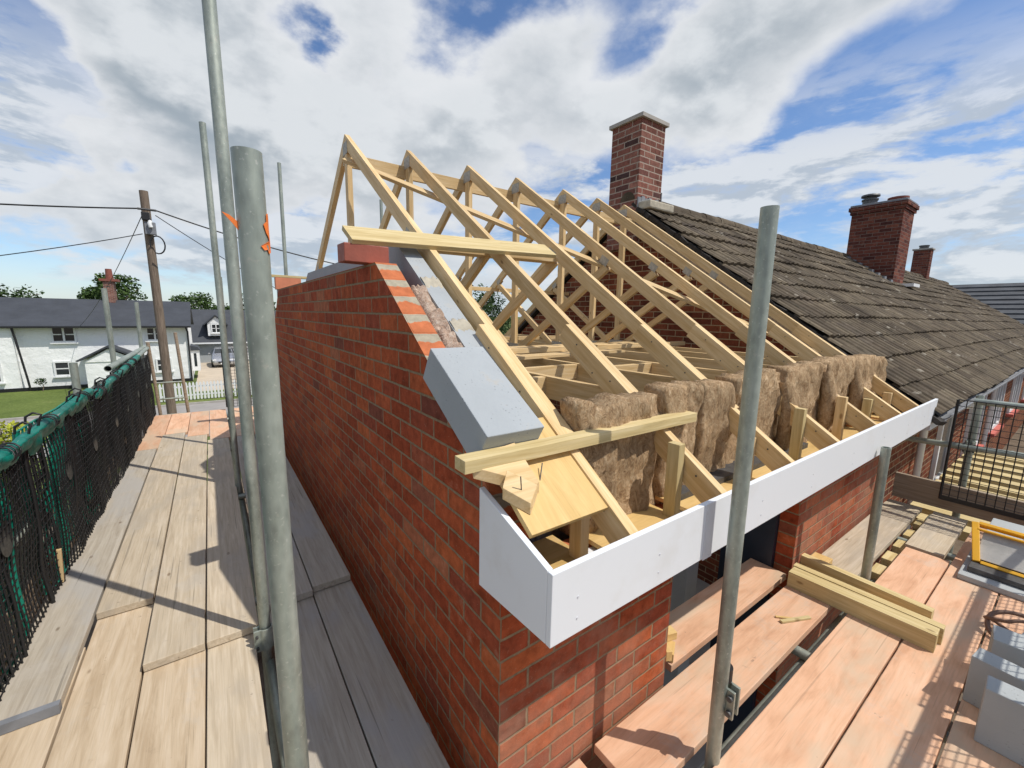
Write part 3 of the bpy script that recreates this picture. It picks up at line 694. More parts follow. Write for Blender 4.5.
# main chimney of the bungalow, at the ridge by the gable
def stack(parent, x0, x1, y0, y1, z0, z1, m, cap, pots, name='chimney'):
    ch = MB().box(x0,x1,y0,y1,z0,z1).build(name, m, parent)
    if cap == 'slab': MB().box(x0-.035,x1+.035,y0-.035,y1+.035,z1+.001,z1+.05).build('cap', M['concrete'], ch, .004)
    else:
        MB().box(x0-.03,x1+.03,y0-.03,y1+.03,z1-.16,z1-.085).build('corbel', m, ch)
        MB().box(x0-.06,x1+.06,y0-.06,y1+.06,z1-.084,z1-.0).build('corbel', m, ch)
        MB().box(x0-.04,x1+.04,y0-.04,y1+.04,z1+.001,z1+.05).build('flaunching', M['lead'], ch, .01)
    for (px, py, r, h, mm, cowl) in pots:
        p = MB().tube([(px,py,z1+.03),(px,py,z1+.04+h)], [r*1.05, r], 16, True).build('pot', mm, ch)
        MB().tube([(px,py,z1+.04+h-.03),(px,py,z1+.045+h)], r*1.15, 16).build('pot_rim', mm, p)
        if cowl:
            MB().tube([(px,py,z1+h+.1),(px,py,z1+h+.14),(px,py,z1+h+.17)], [r*1.3,r*1.25,.02], 16).build('cowl', M['zinc_dark'], p)
            MB().tube([(px,py,z1+h+.04),(px,py,z1+h+.1)], r*.7, 12).build('cowl_stem', M['zinc_dark'], p)
    return ch
c1 = stack(bun, 4.605, 5.085, 3.70, 4.18, 2.5, 4.06, M['brick_chim'], 'slab', [])
b = MB()
for i in range(7):
    y = 3.70-.012; b.box(4.6+.07*i, 4.665+.07*i, y-.006-.001*i, y+.01, 2.95, 3.12+.02*(i%2))
b.build('flashing', M['lead'], c1)
MB().box(5.087,5.10,3.69,4.19,2.95,3.25).build('flashing', M['lead'], c1)
MB().box(4.61,5.12,3.5,3.71,2.955,3.06).build('flaunching', M['mortar'], c1, .02)
c2 = stack(bun, 12.75, 13.6, 2.90, 3.85, 2.1, 4.25, M['brick_chim2'], 'corbel', [(13.05,3.62,.14,.16,M['zinc_dark'],True),(13.25,3.15,.17,.14,M['clay'],False)])
MB().box(13.2,13.75,2.62,2.93,2.40,2.47).build('flashing', M['white'], c2)
for i in range(8):
    y0 = 2.86+.12*i; MB().box(12.45,12.598,y0,y0+.14,2.40+.083*i,2.52+.083*i).build('step_flashing', M['lead'], c2)
stack(bun, 20.0, 20.35, 3.68, 4.12, 2.8, 4.02, M['brick_chim2'], 'slab', [(20.17,3.9,.12,.12,M['zinc_dark'],False)])
# neighbouring roof beyond
nb = empty('neighbour_house', (32,0,-1.75), 'house with a darker grey tiled roof beyond the far end of the bungalow', 'house')
MB().box(24.6,44,-14,9,-1.9,1.5).build('wall', M['brick_old'], nb)
b = MB()
for c in range(10):
    z0 = 1.7+.22*c; x0 = 24.3+.45*c; z0 = 1.35+.2*c; b.add([(x0,-14.5,z0),(x0,9.5,z0),(x0,9.5,z0+.05),(x0,-14.5,z0+.05),(x0+.47,9.5,z0+.20),(x0+.47,-14.5,z0+.20)], [(0,3,2,1),(3,5,4,2)])
b.add([(28.8,-14.5,3.35),(28.8,9.5,3.35),(44,9.5,1.7),(44,-14.5,1.7)], [(0,1,2,3)])
b.add([(24.3,9.5,1.7),(28.8,9.5,3.35),(44,9.5,1.7)], [(0,1,2)]); b.build('roof', M['tiles_far'], nb)

# ------------------------------------------------------------------ scaffold boards
def board(x0, x1, y0, y1, z0, z1, m, label, group, skew=0., bands=(0,0)):
    """board along its longer side; z0/z1 top heights at its start and end"""
    along_y = (y1-y0) > (x1-x0)
    if along_y: xc = (x0+x1)/2; p0, p1, w = (xc-skew, y0, z0), (xc, y1, z1), x1-x0
    else: yc = (y0+y1)/2; p0, p1, w = (x0, yc-skew, z0), (x1, yc, z1), y1-y0
    o = beam('scaffold_board', p0, p1, w, .038, m, None, bevel=.003)
    tag(o, label, 'scaffold board', group)
    L = (Vector(p1)-Vector(p0)).length
    for on, xx in zip(bands, (0, L)):
        if on:
            a = (xx-.0012, xx+.028) if xx == 0 else (xx-.028, xx+.0012)
            bb = MB().box(a[0], a[1], -w/2-.0012, w/2+.0012, -.0392, .0012).build('end_band', M['lead'])
            bb.parent = o
    return o
GL = 'boards of the left walkway'
board(-.832,-.606,-1.2,2.60,0,0,M['board_new'],'board under the raised grey board, next to the mesh guard',GL)
board(-.598,-.372,-1.15,2.95,0,0,M['board_new'],'near walkway board with brown wavy grain, second from the mesh guard',GL)
board(-.364,-.142,-1.2,2.38,0,0,M['board_new'],'near walkway board third from the mesh guard',GL)
board(-.134,.056,-1.2,2.38,0,0,M['board'],'near walkway board beside the gap with the scaffold tubes, partly in shade',GL,skew=.012)
board(-.836,-.61,2.19,6.1,.042,.012,M['board_grey'],'cement stained grey board with a metal end band beside the mesh guard',GL,bands=(1,0))
board(-.598,-.372,2.80,6.75,.042,.008,M['board'],'middle walkway board whose thick end sits just beyond the brown grained board',GL)
board(-.364,-.142,2.25,6.5,.042,.008,M['board'],'middle walkway board with long splits, third from the mesh guard',GL)
board(-.134,.078,2.25,6.2,.042,.008,M['board'],'middle walkway board beside the tube gap, half in shade',GL)
for k, (a, c, y) in enumerate(((-.80,-.585,6.16),(-.578,-.352,6.80),(-.345,-.12,6.55),(-.112,.10,6.25))):
    board(a, c, y, 8.1, .0, .0, M['board_pink'], 'pinkish far walkway board, ' + ['against the mesh guard','second from the mesh guard by the ladder','third from the mesh guard','beside the distant tubes'][k], GL)
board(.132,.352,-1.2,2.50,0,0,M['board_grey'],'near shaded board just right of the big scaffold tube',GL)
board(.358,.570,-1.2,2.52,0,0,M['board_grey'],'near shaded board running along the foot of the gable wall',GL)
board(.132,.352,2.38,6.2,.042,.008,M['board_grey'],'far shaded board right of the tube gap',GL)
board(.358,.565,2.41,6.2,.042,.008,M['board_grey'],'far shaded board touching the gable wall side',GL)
board(.14,.36,6.25,8.1,0,0,M['board_pink'],'pinkish board at the far end right of the tubes',GL)
board(.365,.58,6.25,8.1,0,0,M['board_pink'],'pinkish board at the far end by the rear wall corner',GL)
GRT = 'boards of the front scaffold deck'
board(1.055,2.90,.662,.888,.0,.0,M['board_pink'],'pinkish board against the front piers with the small offcuts on it',GRT)
board(-.6,1.0,.69,.91,-.045,-.045,M['board_pink'],'lower pink board end in the bottom corner of the brick pier',GRT)
board(1.62,2.86,.935,1.155,-.002,-.002,M['board_pink'],'pink dusty board lying inside the doorway between the brick piers',GRT)
board(3.0,4.92,.672,.898,.0,.0,M['board'],'pale board at the far foot of the second brick pier',GRT)
board(.62,3.95,.362,.585,.0,.0,M['board_pink'],'wide pink board right of the tall scaffold tube base',GRT)
board(4.0,4.92,.40,.60,-.0,-.0,M['board'],'short pale board at the far right toe board',GRT)
board(.62,4.92,.124,.353,.0,.0,M['board_pink'],'long pink board under the middle of the timber stack',GRT)
board(.62,4.92,-.112,.115,.0,.0,M['board_pink'],'pink board under the grey blocks',GRT)
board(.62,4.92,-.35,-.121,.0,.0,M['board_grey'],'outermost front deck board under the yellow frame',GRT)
# toe boards
tag(beam('toe_board', (4.95,.885,.255), (4.95,-.8,.255), .038, .22, M['grey_wood']), 'brown toe board on edge across the right end of the front deck', 'toe board')
tag(beam('toe_board', (-.885,-1.0,.20), (-.885,8.1,.20), .038, .2, M['grey_wood']), 'weathered toe board on edge behind the left mesh guards', 'toe board')
tag(beam('timber_offcut', (-.825,3.27,0.042), (-.815,3.27,.24), .05, .02, M['timber'], up=(0,1,0)), 'bright upright timber piece beside the left mesh guard', 'offcut')
# transoms under the decks
for k, y in enumerate((1.35, 2.62, 4.3, 5.9, 7.6)):
    tubething('transom_tube', (-1.0,y,-.066), (.59,y,-.066), 'steel transom under the left walkway, ' + ['nearest','second','third','fourth','farthest'][k] + ' from the camera', 'scaffold tube', 'transoms under the left walkway')
for k, x in enumerate((1.25, 2.3, 3.25, 4.2)):
    tubething('transom_tube', (x,.90,-.066), (x,-.55,-.066), 'steel transom under the front deck, ' + ['nearest','second','third','farthest'][k] + ' from the camera', 'scaffold tube', 'transoms under the front deck')
tubething('ledger_tube', (.108,-1.5,-.118), (.108,8.3,-.118), 'long ledger tube running under the gap of the left walkway', 'scaffold tube')
tubething('ledger_tube', (.5,.628,-.118), (5.1,.628,-.118), 'long ledger tube under the gap of the front deck', 'scaffold tube')
for k, x in enumerate((3.45,3.72,4.0,4.28,4.6)):
    tag(MB().box(x,x+.16,.60,.665,-.1,-.045).build('packing_block', M['treated'], None, .003), 'pale packing block in the deck gap, ' + ['first','second','third','fourth','fifth'][k] + ' beyond the short tube', 'packing block', 'packing blocks in the deck gap')

# ------------------------------------------------------------------ scaffold standards
P = tubething('scaffold_standard', (.088,.945,-1.75), (.078,.925,1.877), 'large near galvanised tube with orange paint splashes in the left foreground', 'scaffold tube')
def patch(parent, c, r, a0, a1, pts, name, m):
    # small curved paint patch following the tube: pts are (angle 0-1, z)
    n = len(pts); vs = []
    for q in (r+.0006, r+.0016):
        for u, z in pts:
            a = a0+(a1-a0)*u; vs.append((c[0]+q*math.cos(a), c[1]+q*math.sin(a), z))
    MB().add(vs, [list(range(n)), list(range(n,2*n))[::-1]]+[(i,(i+1)%n,n+(i+1)%n,n+i) for i in range(n)]).build(name, m, parent)
A0 = -math.pi/2
patch(P, (.0785,.925), .0242, A0+.65, A0+1.65, [(0,1.752),(.2,1.738),(.45,1.732),(.7,1.722),(.9,1.730),(1,1.75),(.9,1.768),(.6,1.774),(.35,1.770),(.3,1.758)], 'paint_splash', M['orange'])
patch(P, (.0785,.925), .0242, A0+.35, A0+1.5, [(0,1.714),(.2,1.707),(.45,1.709),(.6,1.702),(1,1.706),(.97,1.728),(.8,1.722),(.6,1.724),(.3,1.719)], 'paint_splash', M['orange'])
b = MB(); b.prism_y(.918,.921,[(.058,1.752),(.044,1.764),(.033,1.768),(.039,1.761),(.048,1.750),(.058,1.736)]); b.build('tape_scrap', M['orange'], P)
tubething('scaffold_standard', (.10,2.15,-1.75), (.10,2.185,3.4), 'very tall tube left of the big near tube, leaving the top of the picture', 'scaffold tube')
tubething('scaffold_standard', (.10,4.3,-1.75), (.085,4.45,3.08), 'slim far tube whose top shows left of the tallest tube', 'scaffold tube')
tubething('scaffold_standard', (.10,5.7,-1.75), (.13,5.7,1.95), 'short far tube half hidden between the taller left tubes', 'scaffold tube')
tubething('scaffold_standard', (.93,6.9,-1.75), (.958,6.9,3.60), 'thin far tube standing behind the gable wall', 'scaffold tube')
tubething('scaffold_standard', (2.37,6.9,-1.75), (2.361,6.9,3.35), 'distant tube top seen between the first two trusses', 'scaffold tube')
PR = tubething('scaffold_standard', (1.41,.602,-1.75), (1.334,.6,1.917), 'tall dark galvanised tube in front of the white fascia', 'scaffold tube')
# sleeve coupler on it
q = Vector((1.392,.601,.265))
def coupler(c, dirz, parent, label=None):
    d = Vector(dirz).normalized(); Mq = d.to_track_quat('Z','Y').to_matrix().to_4x4(); Mq.translation = Vector(c)
    b = MB(); n = 16; vs = []
    for z in (-.055,.055):
        for r in (.0255,.031):
            for k in range(n+1):
                a = .5+(2*math.pi-1.0)*k/n; vs.append(Mq @ Vector((r*math.cos(a), r*math.sin(a), z)))
    w = n+1
    fs = []
    for k in range(n): fs += [(k, k+1, 2*w+k+1, 2*w+k), (w+k, 3*w+k, 3*w+k+1, w+k+1), (k, w+k, w+k+1, k+1), (2*w+k, 2*w+k+1, 3*w+k+1, 3*w+k)]
    b.add(vs, fs, False)
    b.box(.022,.05,-.022,-.012,-.055,.055,Mq); b.box(.022,.05,.012,.022,-.055,.055,Mq)
    o = b.build('coupler', M['galv'], parent, .001)
    for z in (-.03,.03):
        m2 = MB(); m2.tube([Mq @ Vector((.038,-.035,z)), Mq @ Vector((.038,.035,z))], .006, 8); m2.tube([Mq @ Vector((.038,-.034,z)), Mq @ Vector((.038,-.024,z))], .011, 6)
        m2.build('bolt', M['zinc_dark'], o)
    return o
coupler(q, (-.076,0,3.6), PR)
MB().tube([Vector((1.3895,.601,.335)),Vector((1.388,.601,.385))], .0262, 16).build('tape_wrap', M['black'], PR)
PS = tubething('scaffold_standard', (3.27,.63,-1.75), (3.185,.63,.865), 'short tube rising from the deck gap below the white fascia', 'scaffold tube')
GP = 'posts of the left guard rail'
tubething('scaffold_standard', (-.90,4.6,-1.75), (-.885,4.6,1.17), 'short tube stub rising over the green rail at the left', 'scaffold tube', GP)
tubething('scaffold_standard', (-.90,6.25,-1.75), (-.885,6.25,1.80), 'taller left post in front of the white porch', 'scaffold tube', GP)
tubething('scaffold_standard', (-.88,8.25,-1.75), (-.845,8.25,1.68), 'far left post next to the ladder top', 'scaffold tube', GP)
tubething('scaffold_standard', (.36,8.2,-1.75), (.40,8.2,1.2), 'far corner post beside the gable wall end', 'scaffold tube')
coupler((.1,2.152,.03), (0,0,1), bpy.data.objects['scaffold_standard.001'])
# rails on the left with teal tape
def taped_rail(p0, p1, label, seed, upto=1.):
    o = tubething('guard_rail', p0, p1, label, 'guard rail', 'left guard rails')
    p0, p1 = Vector(p0), Vector(p1); d = (p1-p0).normalized(); s = d.cross(Vector((0,0,1))).normalized(); u = s.cross(d)
    n = 60; w = 14; vs = []
    L = (p1-p0).length*upto
    for i in range(n+1):
        q = L*i/n
        lo = -1.0+.5*mnoise.noise(Vector((q*3, seed, 0))); hi = 3.5+.4*mnoise.noise(Vector((q*3, seed, 5)))
        for k in range(w+1):
            a = lo+(hi-lo)*k/w; rr = .027+.007*mnoise.noise(Vector((q*9, a*2, seed)))+(.006 if k in (0, w) else 0)
            # angle measured from the inner (right) side over the top to the outer side
            vs.append(p0+d*q+(s*math.cos(a)+u*math.sin(a))*rr)
    MB().add(vs, [(i*(w+1)+k, i*(w+1)+k+1, (i+1)*(w+1)+k+1, (i+1)*(w+1)+k) for i in range(n) for k in range(w)], True).build('tape_sleeve', M['teal'], o)
    k = 0; q = .25
    while q < L-.1:
        for e in (0, .035, .08):
            c = p0+d*(q+e); pts = [c+(s*math.cos(a)+u*math.sin(a))*.0385+d*.012*math.sin(a+k) for a in [j*math.pi/6 for j in range(13)]]
            MB().tube(pts, .0045, 6).build('cable_tie', M['black'], o)
        q += .62+.2*math.sin(k*2.1); k += 1
    return o
taped_rail((-.80,-1.2,.885), (-.80,4.50,.955), 'near galvanised guard rail wrapped in teal tape and black ties', 1.)
taped_rail((-.79,4.45,.905), (-.775,8.25,1.02), 'far guard rail wrapped in teal tape behind the first one', 5., .7)
tubething('guard_rail', (-.845,5.60,1.005), (-.83,8.6,1.01), 'bare brownish tube end lying over the far taped rail', 'guard rail', r=.03)
# mid rail
tubething('guard_rail', (-.86,-1.2,.45), (-.86,8.3,.5), 'lower guard rail hidden behind the left mesh guards', 'guard rail')

# mesh guards
def guard_mesh(w=1.28, h=.98, sp=.05, r=.0024, wave=.0, seed=0):
    b = MB(); n = int(round(w/sp)); m_ = int(round(h/sp))
    def P(x, z):
        if not wave: return (x, 0, z)
        q = Vector((x*2.2, z*2.2, seed)); q2 = Vector((x*6, z*5, seed+3))
        return (x+wave*.7*mnoise.noise(q2), wave*2.2*mnoise.noise(q)+wave*.5*mnoise.noise(q2), z+wave*.5*mnoise.noise(q2+Vector((4,4,4))))
    ss = 14 if wave else 1
    for i in range(n+1):
        x = w*i/n; rr = r*(2.2 if i in (0, n) else 1)*(1.6 if i % 5 == 0 else 1.25)
        b.tube([P(x, h*k/ss) for k in range(ss+1)], rr, 4)
    for k in range(m_+1):
        z = h*k/m_; rr = r*(1.8 if k in (0, m_) else 1)
        b.tube([P(w*q/ss, z) for q in range(ss+1)], rr*.95, 4)
    return b
def badge(parent, w, h):
    n = 20; vs = []
    for y in (-.006, -.003):
        for i in range(n):
            a = 2*math.pi*i/n; vs.append((w*.5+.075*math.cos(a), y, h*.62+.085*math.sin(a)))
    bb = MB().add(vs, [list(range(n)), list(range(n,2*n))[::-1]]+[(i,(i+1)%n,n+(i+1)%n,n+i) for i in range(n)]).build('badge', M['badge'])
    bb.parent = parent
M['badge'] = flat('grey black plastic disc', (.03,.034,.034), .5, var=.4, scale=30)
def guard(m, label, group):
    o = guard_mesh(1.28, .98, .045, .0030, .018, 3.).build('brick_guard', m); tag(o, label, 'brick guard', group); badge(o, 1.28, .98)
    for x in (.2, 1.08):
        h_ = MB(); h_.tube([(x,-.004,.95),(x,-.02,1.02),(x,-.03,1.045),(x,0,1.06),(x,.03,1.04),(x,.035,1.0)], .006, 8); hh = h_.build('hook', M['black']); hh.parent = o
    return o
GG = 'mesh brick guards on the left guard rail'
g0 = guard(M['black'], 'nearest black mesh guard in the bottom left corner', GG)
spots = [(-.795,1.35,0,.985),(-.805,2.05,.02,.955),(-.80,3.05,.01,.97),(-.795,3.75,.03,.955),(-.80,4.62,.03,.93),(-.79,5.35,.01,.93),(-.785,6.25,.01,.93),(-.78,6.95,.015,.93)]
gl = ['nearest black mesh guard in the bottom left corner','mesh guard over the metal ended grey board','mesh guard left of the thin upright timber piece','mesh guard below the short tube stub on the rail','mesh guard just beyond the short tube stub','mesh guard below the bare brownish tube end','mesh guard next to last before the ladder','farthest mesh guard beside the ladder']
for i, (x, y, tilt, sc) in enumerate(spots):
    o = g0 if i == 0 else copy_tree(g0)
    # stands in the x = const plane, running along +y, leaning slightly outwards at the top
    o.matrix_world = Matrix.Translation((x+R.uniform(-.008,.008), y, .01)) @ Matrix.Rotation(math.pi/2+R.uniform(-.015,.015), 4, 'Z') @ Matrix.Rotation(tilt-.015, 4, 'X') @ Matrix.Scale(sc, 4)
    o['label'] = gl[i]
g1 = guard_mesh(1.25, .9, .045, .0036, .02, 9.).build('green_guard', M['greenplastic']); tag(g1, 'green mesh panel behind the nearest black guards', 'brick guard', 'green panels behind the black guards')
g1.matrix_world = Matrix.Translation((-.835,1.5,.06)) @ Matrix.Rotation(math.pi/2, 4, 'Z')
g2 = copy_tree(g1); g2['label'] = 'green mesh panel behind the black guards below the rail stub'; g2.matrix_world = Matrix.Translation((-.835,3.1,.07)) @ Matrix.Rotation(math.pi/2, 4, 'Z')
# black debris netting hanging behind guards
def net_sheet(x, y0, y1, z0, z1, seed, m, label):
    b = MB(); nx, nz = 60, 16; vs = []
    for off in (0, .003):
        for k in range(nz+1):
            for i in range(nx+1):
                y = y0+(y1-y0)*i/nx; z = z0+(z1-z0)*k/nz
                vs.append((x+off+.022*mnoise.noise(Vector((y*5, z*1.2, seed)))+.01*mnoise.noise(Vector((y*17, z*3, seed))), y, z+.03*mnoise.noise(Vector((y*4, seed, 2)))))
    w = nx+1; n = w*(nz+1)
    fs = [(k*w+i, k*w+i+1, (k+1)*w+i+1, (k+1)*w+i) for k in range(nz) for i in range(nx)]
    fs += [tuple(n+q for q in f[::-1]) for f in fs]
    b.add(vs, fs, True); return tag(b.build('debris_netting', m), label, 'netting')
def _net(t):
    o = t.sep(t.obj()); w1 = t.m('GREATER_THAN', t.m('MODULO', t.m('ADD', t.m('MULTIPLY', o[1], 120.), 1000.), 1.), .42); w2 = t.m('GREATER_THAN', t.m('MODULO', t.m('ADD', t.m('MULTIPLY', o[2], 120.), 1000.), 1.), .42)
    return {'Base Color': (.010,.028,.024), 'Alpha': t.m('SUBTRACT', 1., t.m('MULTIPLY', t.m('MULTIPLY', w1, w2), .97))}
M['net_green'] = mat('green debris net', lambda t: dict(_net(t), **{'Base Color': (.0,.16,.115,1)}), .6)
M['net'] = mat('dark debris net', _net, .6)
net_sheet(-.862, 3.9, 8.1, .2, .93, 3., M['net'], 'dark debris netting behind the far mesh guards')
net_sheet(-.856, 2.55, 3.3, .22, .90, 8., M['net'], 'dark debris netting behind the near mesh guards')
def fringe(y0, y1, z0, seed, label):
    b = MB(); n = 110; m = 6; vs = []
    for i in range(n+1):
        y = y0+(y1-y0)*i/n; zt = z0(y); L = .07+.10*abs(mnoise.noise(Vector((y*3, seed, 0))))+.10*max(0, mnoise.noise(Vector((y*11, seed, 4))))
        for k in range(m+1):
            q = k/m; vs.append((-.762-.045*q*q+.018*mnoise.noise(Vector((y*16, q*2, seed))), y+.02*mnoise.noise(Vector((y*7, q*3, seed+2))), zt+.02-L*q))
    b.add(vs, [(i*(m+1)+k, i*(m+1)+k+1, (i+1)*(m+1)+k+1, (i+1)*(m+1)+k) for i in range(n) for k in range(m)], True)
    return tag(b.build('green_netting', M['teal']), label, 'netting')
fringe(1.2, 4.4, lambda y: .885+.07*(y+1.2)/5.7, 2., 'ragged teal netting bunched under the near left rail')
fringe(4.5, 7.2, lambda y: .905+.115*(y-4.45)/3.8, 6., 'ragged teal netting bunched under the far left rail')
net_sheet(-.83, 1.0, 2.5, .35, .86, 12., M['net_green'], 'green debris netting behind the nearest mesh guard')
# guard at the far end of the walkway
g3 = guard_mesh(.75, .95, .05, .0026).build('brick_guard', M['black']); tag(g3, 'mesh guard across the far end of the walkway by the gable wall', 'brick guard')
g3.matrix_world = Matrix.Translation((.12,8.15,.02))
# right end guard and rails
g4 = guard_mesh(1.3, .85, .05, .0026).build('brick_guard', M['black']); tag(g4, 'black mesh guard hanging at the right end of the front deck', 'brick guard')
g4.matrix_world = Matrix.Translation((4.86,.575,.14)) @ Matrix.Rotation(-math.pi/2, 4, 'Z') @ Matrix.Rotation(.03, 4, 'X')
MB().box(0,1.3,-.004,.004,-.0,.035).build('bottom_edge', M['black'], None).parent = g4
tubething('guard_rail', (4.95,.95,.575), (4.95,-1.0,.655), 'grey rail behind the right mesh guard at mid height', 'guard rail')
tubething('guard_rail', (4.95,.50,.978), (4.95,-1.0,.985), 'top rail above the right mesh guard', 'guard rail')
tubething('scaffold_standard', (5.02,.48,-1.75), (5.02,.48,1.02), 'short upright tube behind the right mesh guard', 'scaffold tube')
coupler((5.0,.48,.59), (0,0,1), None); c_ = bpy.data.objects[-1] if False else None
for o in list(COL.objects):
    if o.name.startswith('coupler') and o.parent is None: tag(o, 'steel coupler joining the rail and upright behind the right mesh guard', 'coupler')
# front guard outside the frame whose shadow falls on the deck
net_sheet(-.0, 0, 1, 0, 1, 1., M['net'], 'x') if False else None
GF = 'mesh guards along the front edge of the deck'
for k, x in enumerate((1.25, 2.75)):
    g = guard_mesh(1.3, .95, .05, .0026).build('brick_guard', M['black']); tag(g, ['front edge mesh guard nearest the camera','front edge mesh guard by the yellow frame'][k], 'brick guard', GF)
    g.matrix_world = Matrix.Translation((x,-.37,.15))
net_front = None
tubething('guard_rail', (.3,-.42,1.12), (5.1,-.42,1.12), 'rail along the front edge of the front deck', 'guard rail')

# ------------------------------------------------------------------ things on the front deck
GT = 'stacked treated timbers on the deck'
tag(beam('treated_timber', (2.79,.245,.095), (2.77,.885,.095), .085, .095, M['treated']), 'thick treated timber at the near side of the deck stack', 'timber', GT)
tag(beam('treated_timber', (2.875,.235,.09), (2.86,.90,.09), .05, .09, M['treated']), 'middle treated timber of the deck stack', 'timber', GT)
tag(beam('treated_timber', (3.03,.30,.075), (3.06,.93,.075), .05, .07, M['treated']), 'far treated timber of the deck stack set slightly apart', 'timber', GT)
tag(beam('wood_sliver', (2.35,.765,.014), (2.52,.69,.012), .02, .012, M['treated']), 'thin splinter of wood on the pink board near the timber stack', 'offcut')
tag(beam('wood_sliver', (2.37,.80,.010), (2.44,.73,.01), .012, .008, M['ply']), 'tiny pale shaving beside the wood splinter', 'offcut')
for k, (c, rz, s) in enumerate((((1.66,.985,.0),.5,(.09,.06,.045)),((1.70,1.02,.046),-.3,(.08,.05,.04)),((1.60,.97,.05),1.1,(.10,.03,.05)))):
    Mq = Matrix.Translation(Vector(c)+Vector((0,0,.001))) @ Matrix.Rotation(rz, 4, 'Z')
    tag(MB().box(-s[0]/2,s[0]/2,-s[1]/2,s[1]/2,0,s[2]).build('timber_offcut', M['ply'], None, .002, Mq), ['yellow offcut at the bottom of the heap beside the first front pier','yellow offcut on top of the heap beside the first front pier','thin yellow offcut leaning on the heap by the first front pier'][k], 'offcut', 'yellow offcuts by the pier')
tag(MB().box(3.12,3.2,.80,.90,.0,.055).build('timber_offcut', M['ply'], None, .002), 'small square offcut on the pale board by the second pier', 'offcut')
tag(MB().box(4.02,4.12,.84,.90,.60,.80).build('timber_block', M['yellowwood'] if 'yellowwood' in M else M['ply'], None, .003), 'yellow timber bracket under the far end of the white fascia', 'timber')
tag(beam('wood_sliver', (1.47,.40,.012), (1.56,.385,.012), .018, .012, M['clay']), 'reddish sliver on the pink board at the foot of the tall tube', 'offcut')
GB = 'grey blocks at the right edge'
def blk(x, y, z, rz, label, m=None, tip=0, dims=(.1,.44,.215)):
    Mq = Matrix.Translation((x,y,z)) @ Matrix.Rotation(rz, 4, 'Z') @ Matrix.Rotation(tip, 4, 'Y')
    return tag(MB().box(0,dims[0],-dims[1],0,0,dims[2]).build('grey_block', m or M['aircrete_dirty'], None, .004, Mq), label, 'block', GB)
blk(2.28,.055,.0,.05,'grey block standing on edge, nearest in the bottom right corner',dims=(.1,.44,.235))
blk(2.50,.115,.0,-.12,'shaded grey block behind the nearest one')
blk(2.70,.075,.0,.10,'grey block with sunlit top, farther back at the right edge',dims=(.14,.44,.225))
blk(2.95,.04,.0,-.2,'small lying grey block at the back of the block group',dims=(.2,.3,.1))
# yellow tray
ty = empty('yellow_frame', (3.95,-.05,.2), 'yellow open frame leaning on grey slabs at the right edge', 'frame')
YB, YT = Vector((3.90,.247,.085)), Vector((4.10,.299,.275))
def ybar(name, p0, p1, w, h): return beam(name, p0, p1, w, h, M['yellow'], ty, up=(-.65,0,.76), bevel=.003)
dy_ = Vector((0,-.75,0))
ybar('side', YB, YT, .035, .04); ybar('side', YB+dy_, YT+dy_, .035, .04)
ybar('rail', YB+Vector((0,-.018,0)), YB+dy_, .022, .04); ybar('rail', YT+Vector((0,-.018,0)), YT+dy_, .022, .04)
ybar('rail', YT+Vector((-.035,-.018,-.03)), YT+dy_+Vector((-.035,0,-.03)), .012, .02)
c_ = (YB+YT)/2; beam('panel', c_+Vector((.012,-.02,-.016)), c_+dy_+Vector((.012,0,-.016)), .22, .004, M['clear'], ty, up=(-.65,0,.76))
GSH = 'grey slabs under the yellow frame'
for k, (x0, x1, z0, z1, y1) in enumerate(((3.72,4.4,.001,.036,.30),(3.80,4.4,.038,.072,.27),(4.14,4.5,.074,.21,.25))):
    tag(MB().box(x0,x1,-.6,y1,z0,z1).build('grey_slab', M['aircrete_dirty'] if k != 1 else M['zinc_dark'], None, .004), ['lowest slab under the yellow frame','middle dark slab under the yellow frame','thick slab the yellow frame leans on'][k], 'slab', GSH, 'thing')
# cables
def cable(pts, r, m, label):
    pts = [Vector(p) for p in pts]; out = []
    for i in range(len(pts)-1):
        p0 = pts[max(i-1,0)]; p1 = pts[i]; p2 = pts[i+1]; p3 = pts[min(i+2,len(pts)-1)]
        for k in range(8):
            u = k/8; out.append(.5*((2*p1)+(p2-p0)*u+(2*p0-5*p1+4*p2-p3)*u*u+(-p0+3*p1-3*p2+p3)*u**3))
    out.append(pts[-1]); return tag(MB().tube(out, r, 8).build('cable', m), label, 'cable', 'brown cables at the right edge')
cable([(3.32,-.3,.10),(3.30,0,.11),(3.26,.10,.09),(3.20,.12,.05),(3.14,.09,.02),(3.10,.0,.02),(3.16,-.2,.03)], .011, M['browncable'], 'brown cable looping below the yellow frame')
cable([(3.2,-.3,.14),(3.2,-.02,.13),(3.18,.06,.10),(3.22,.13,.06),(3.30,.10,.02),(3.24,0,.02),(3.3,-.3,.02)], .009, M['browncable'], 'thinner brown cable crossing the looping one')
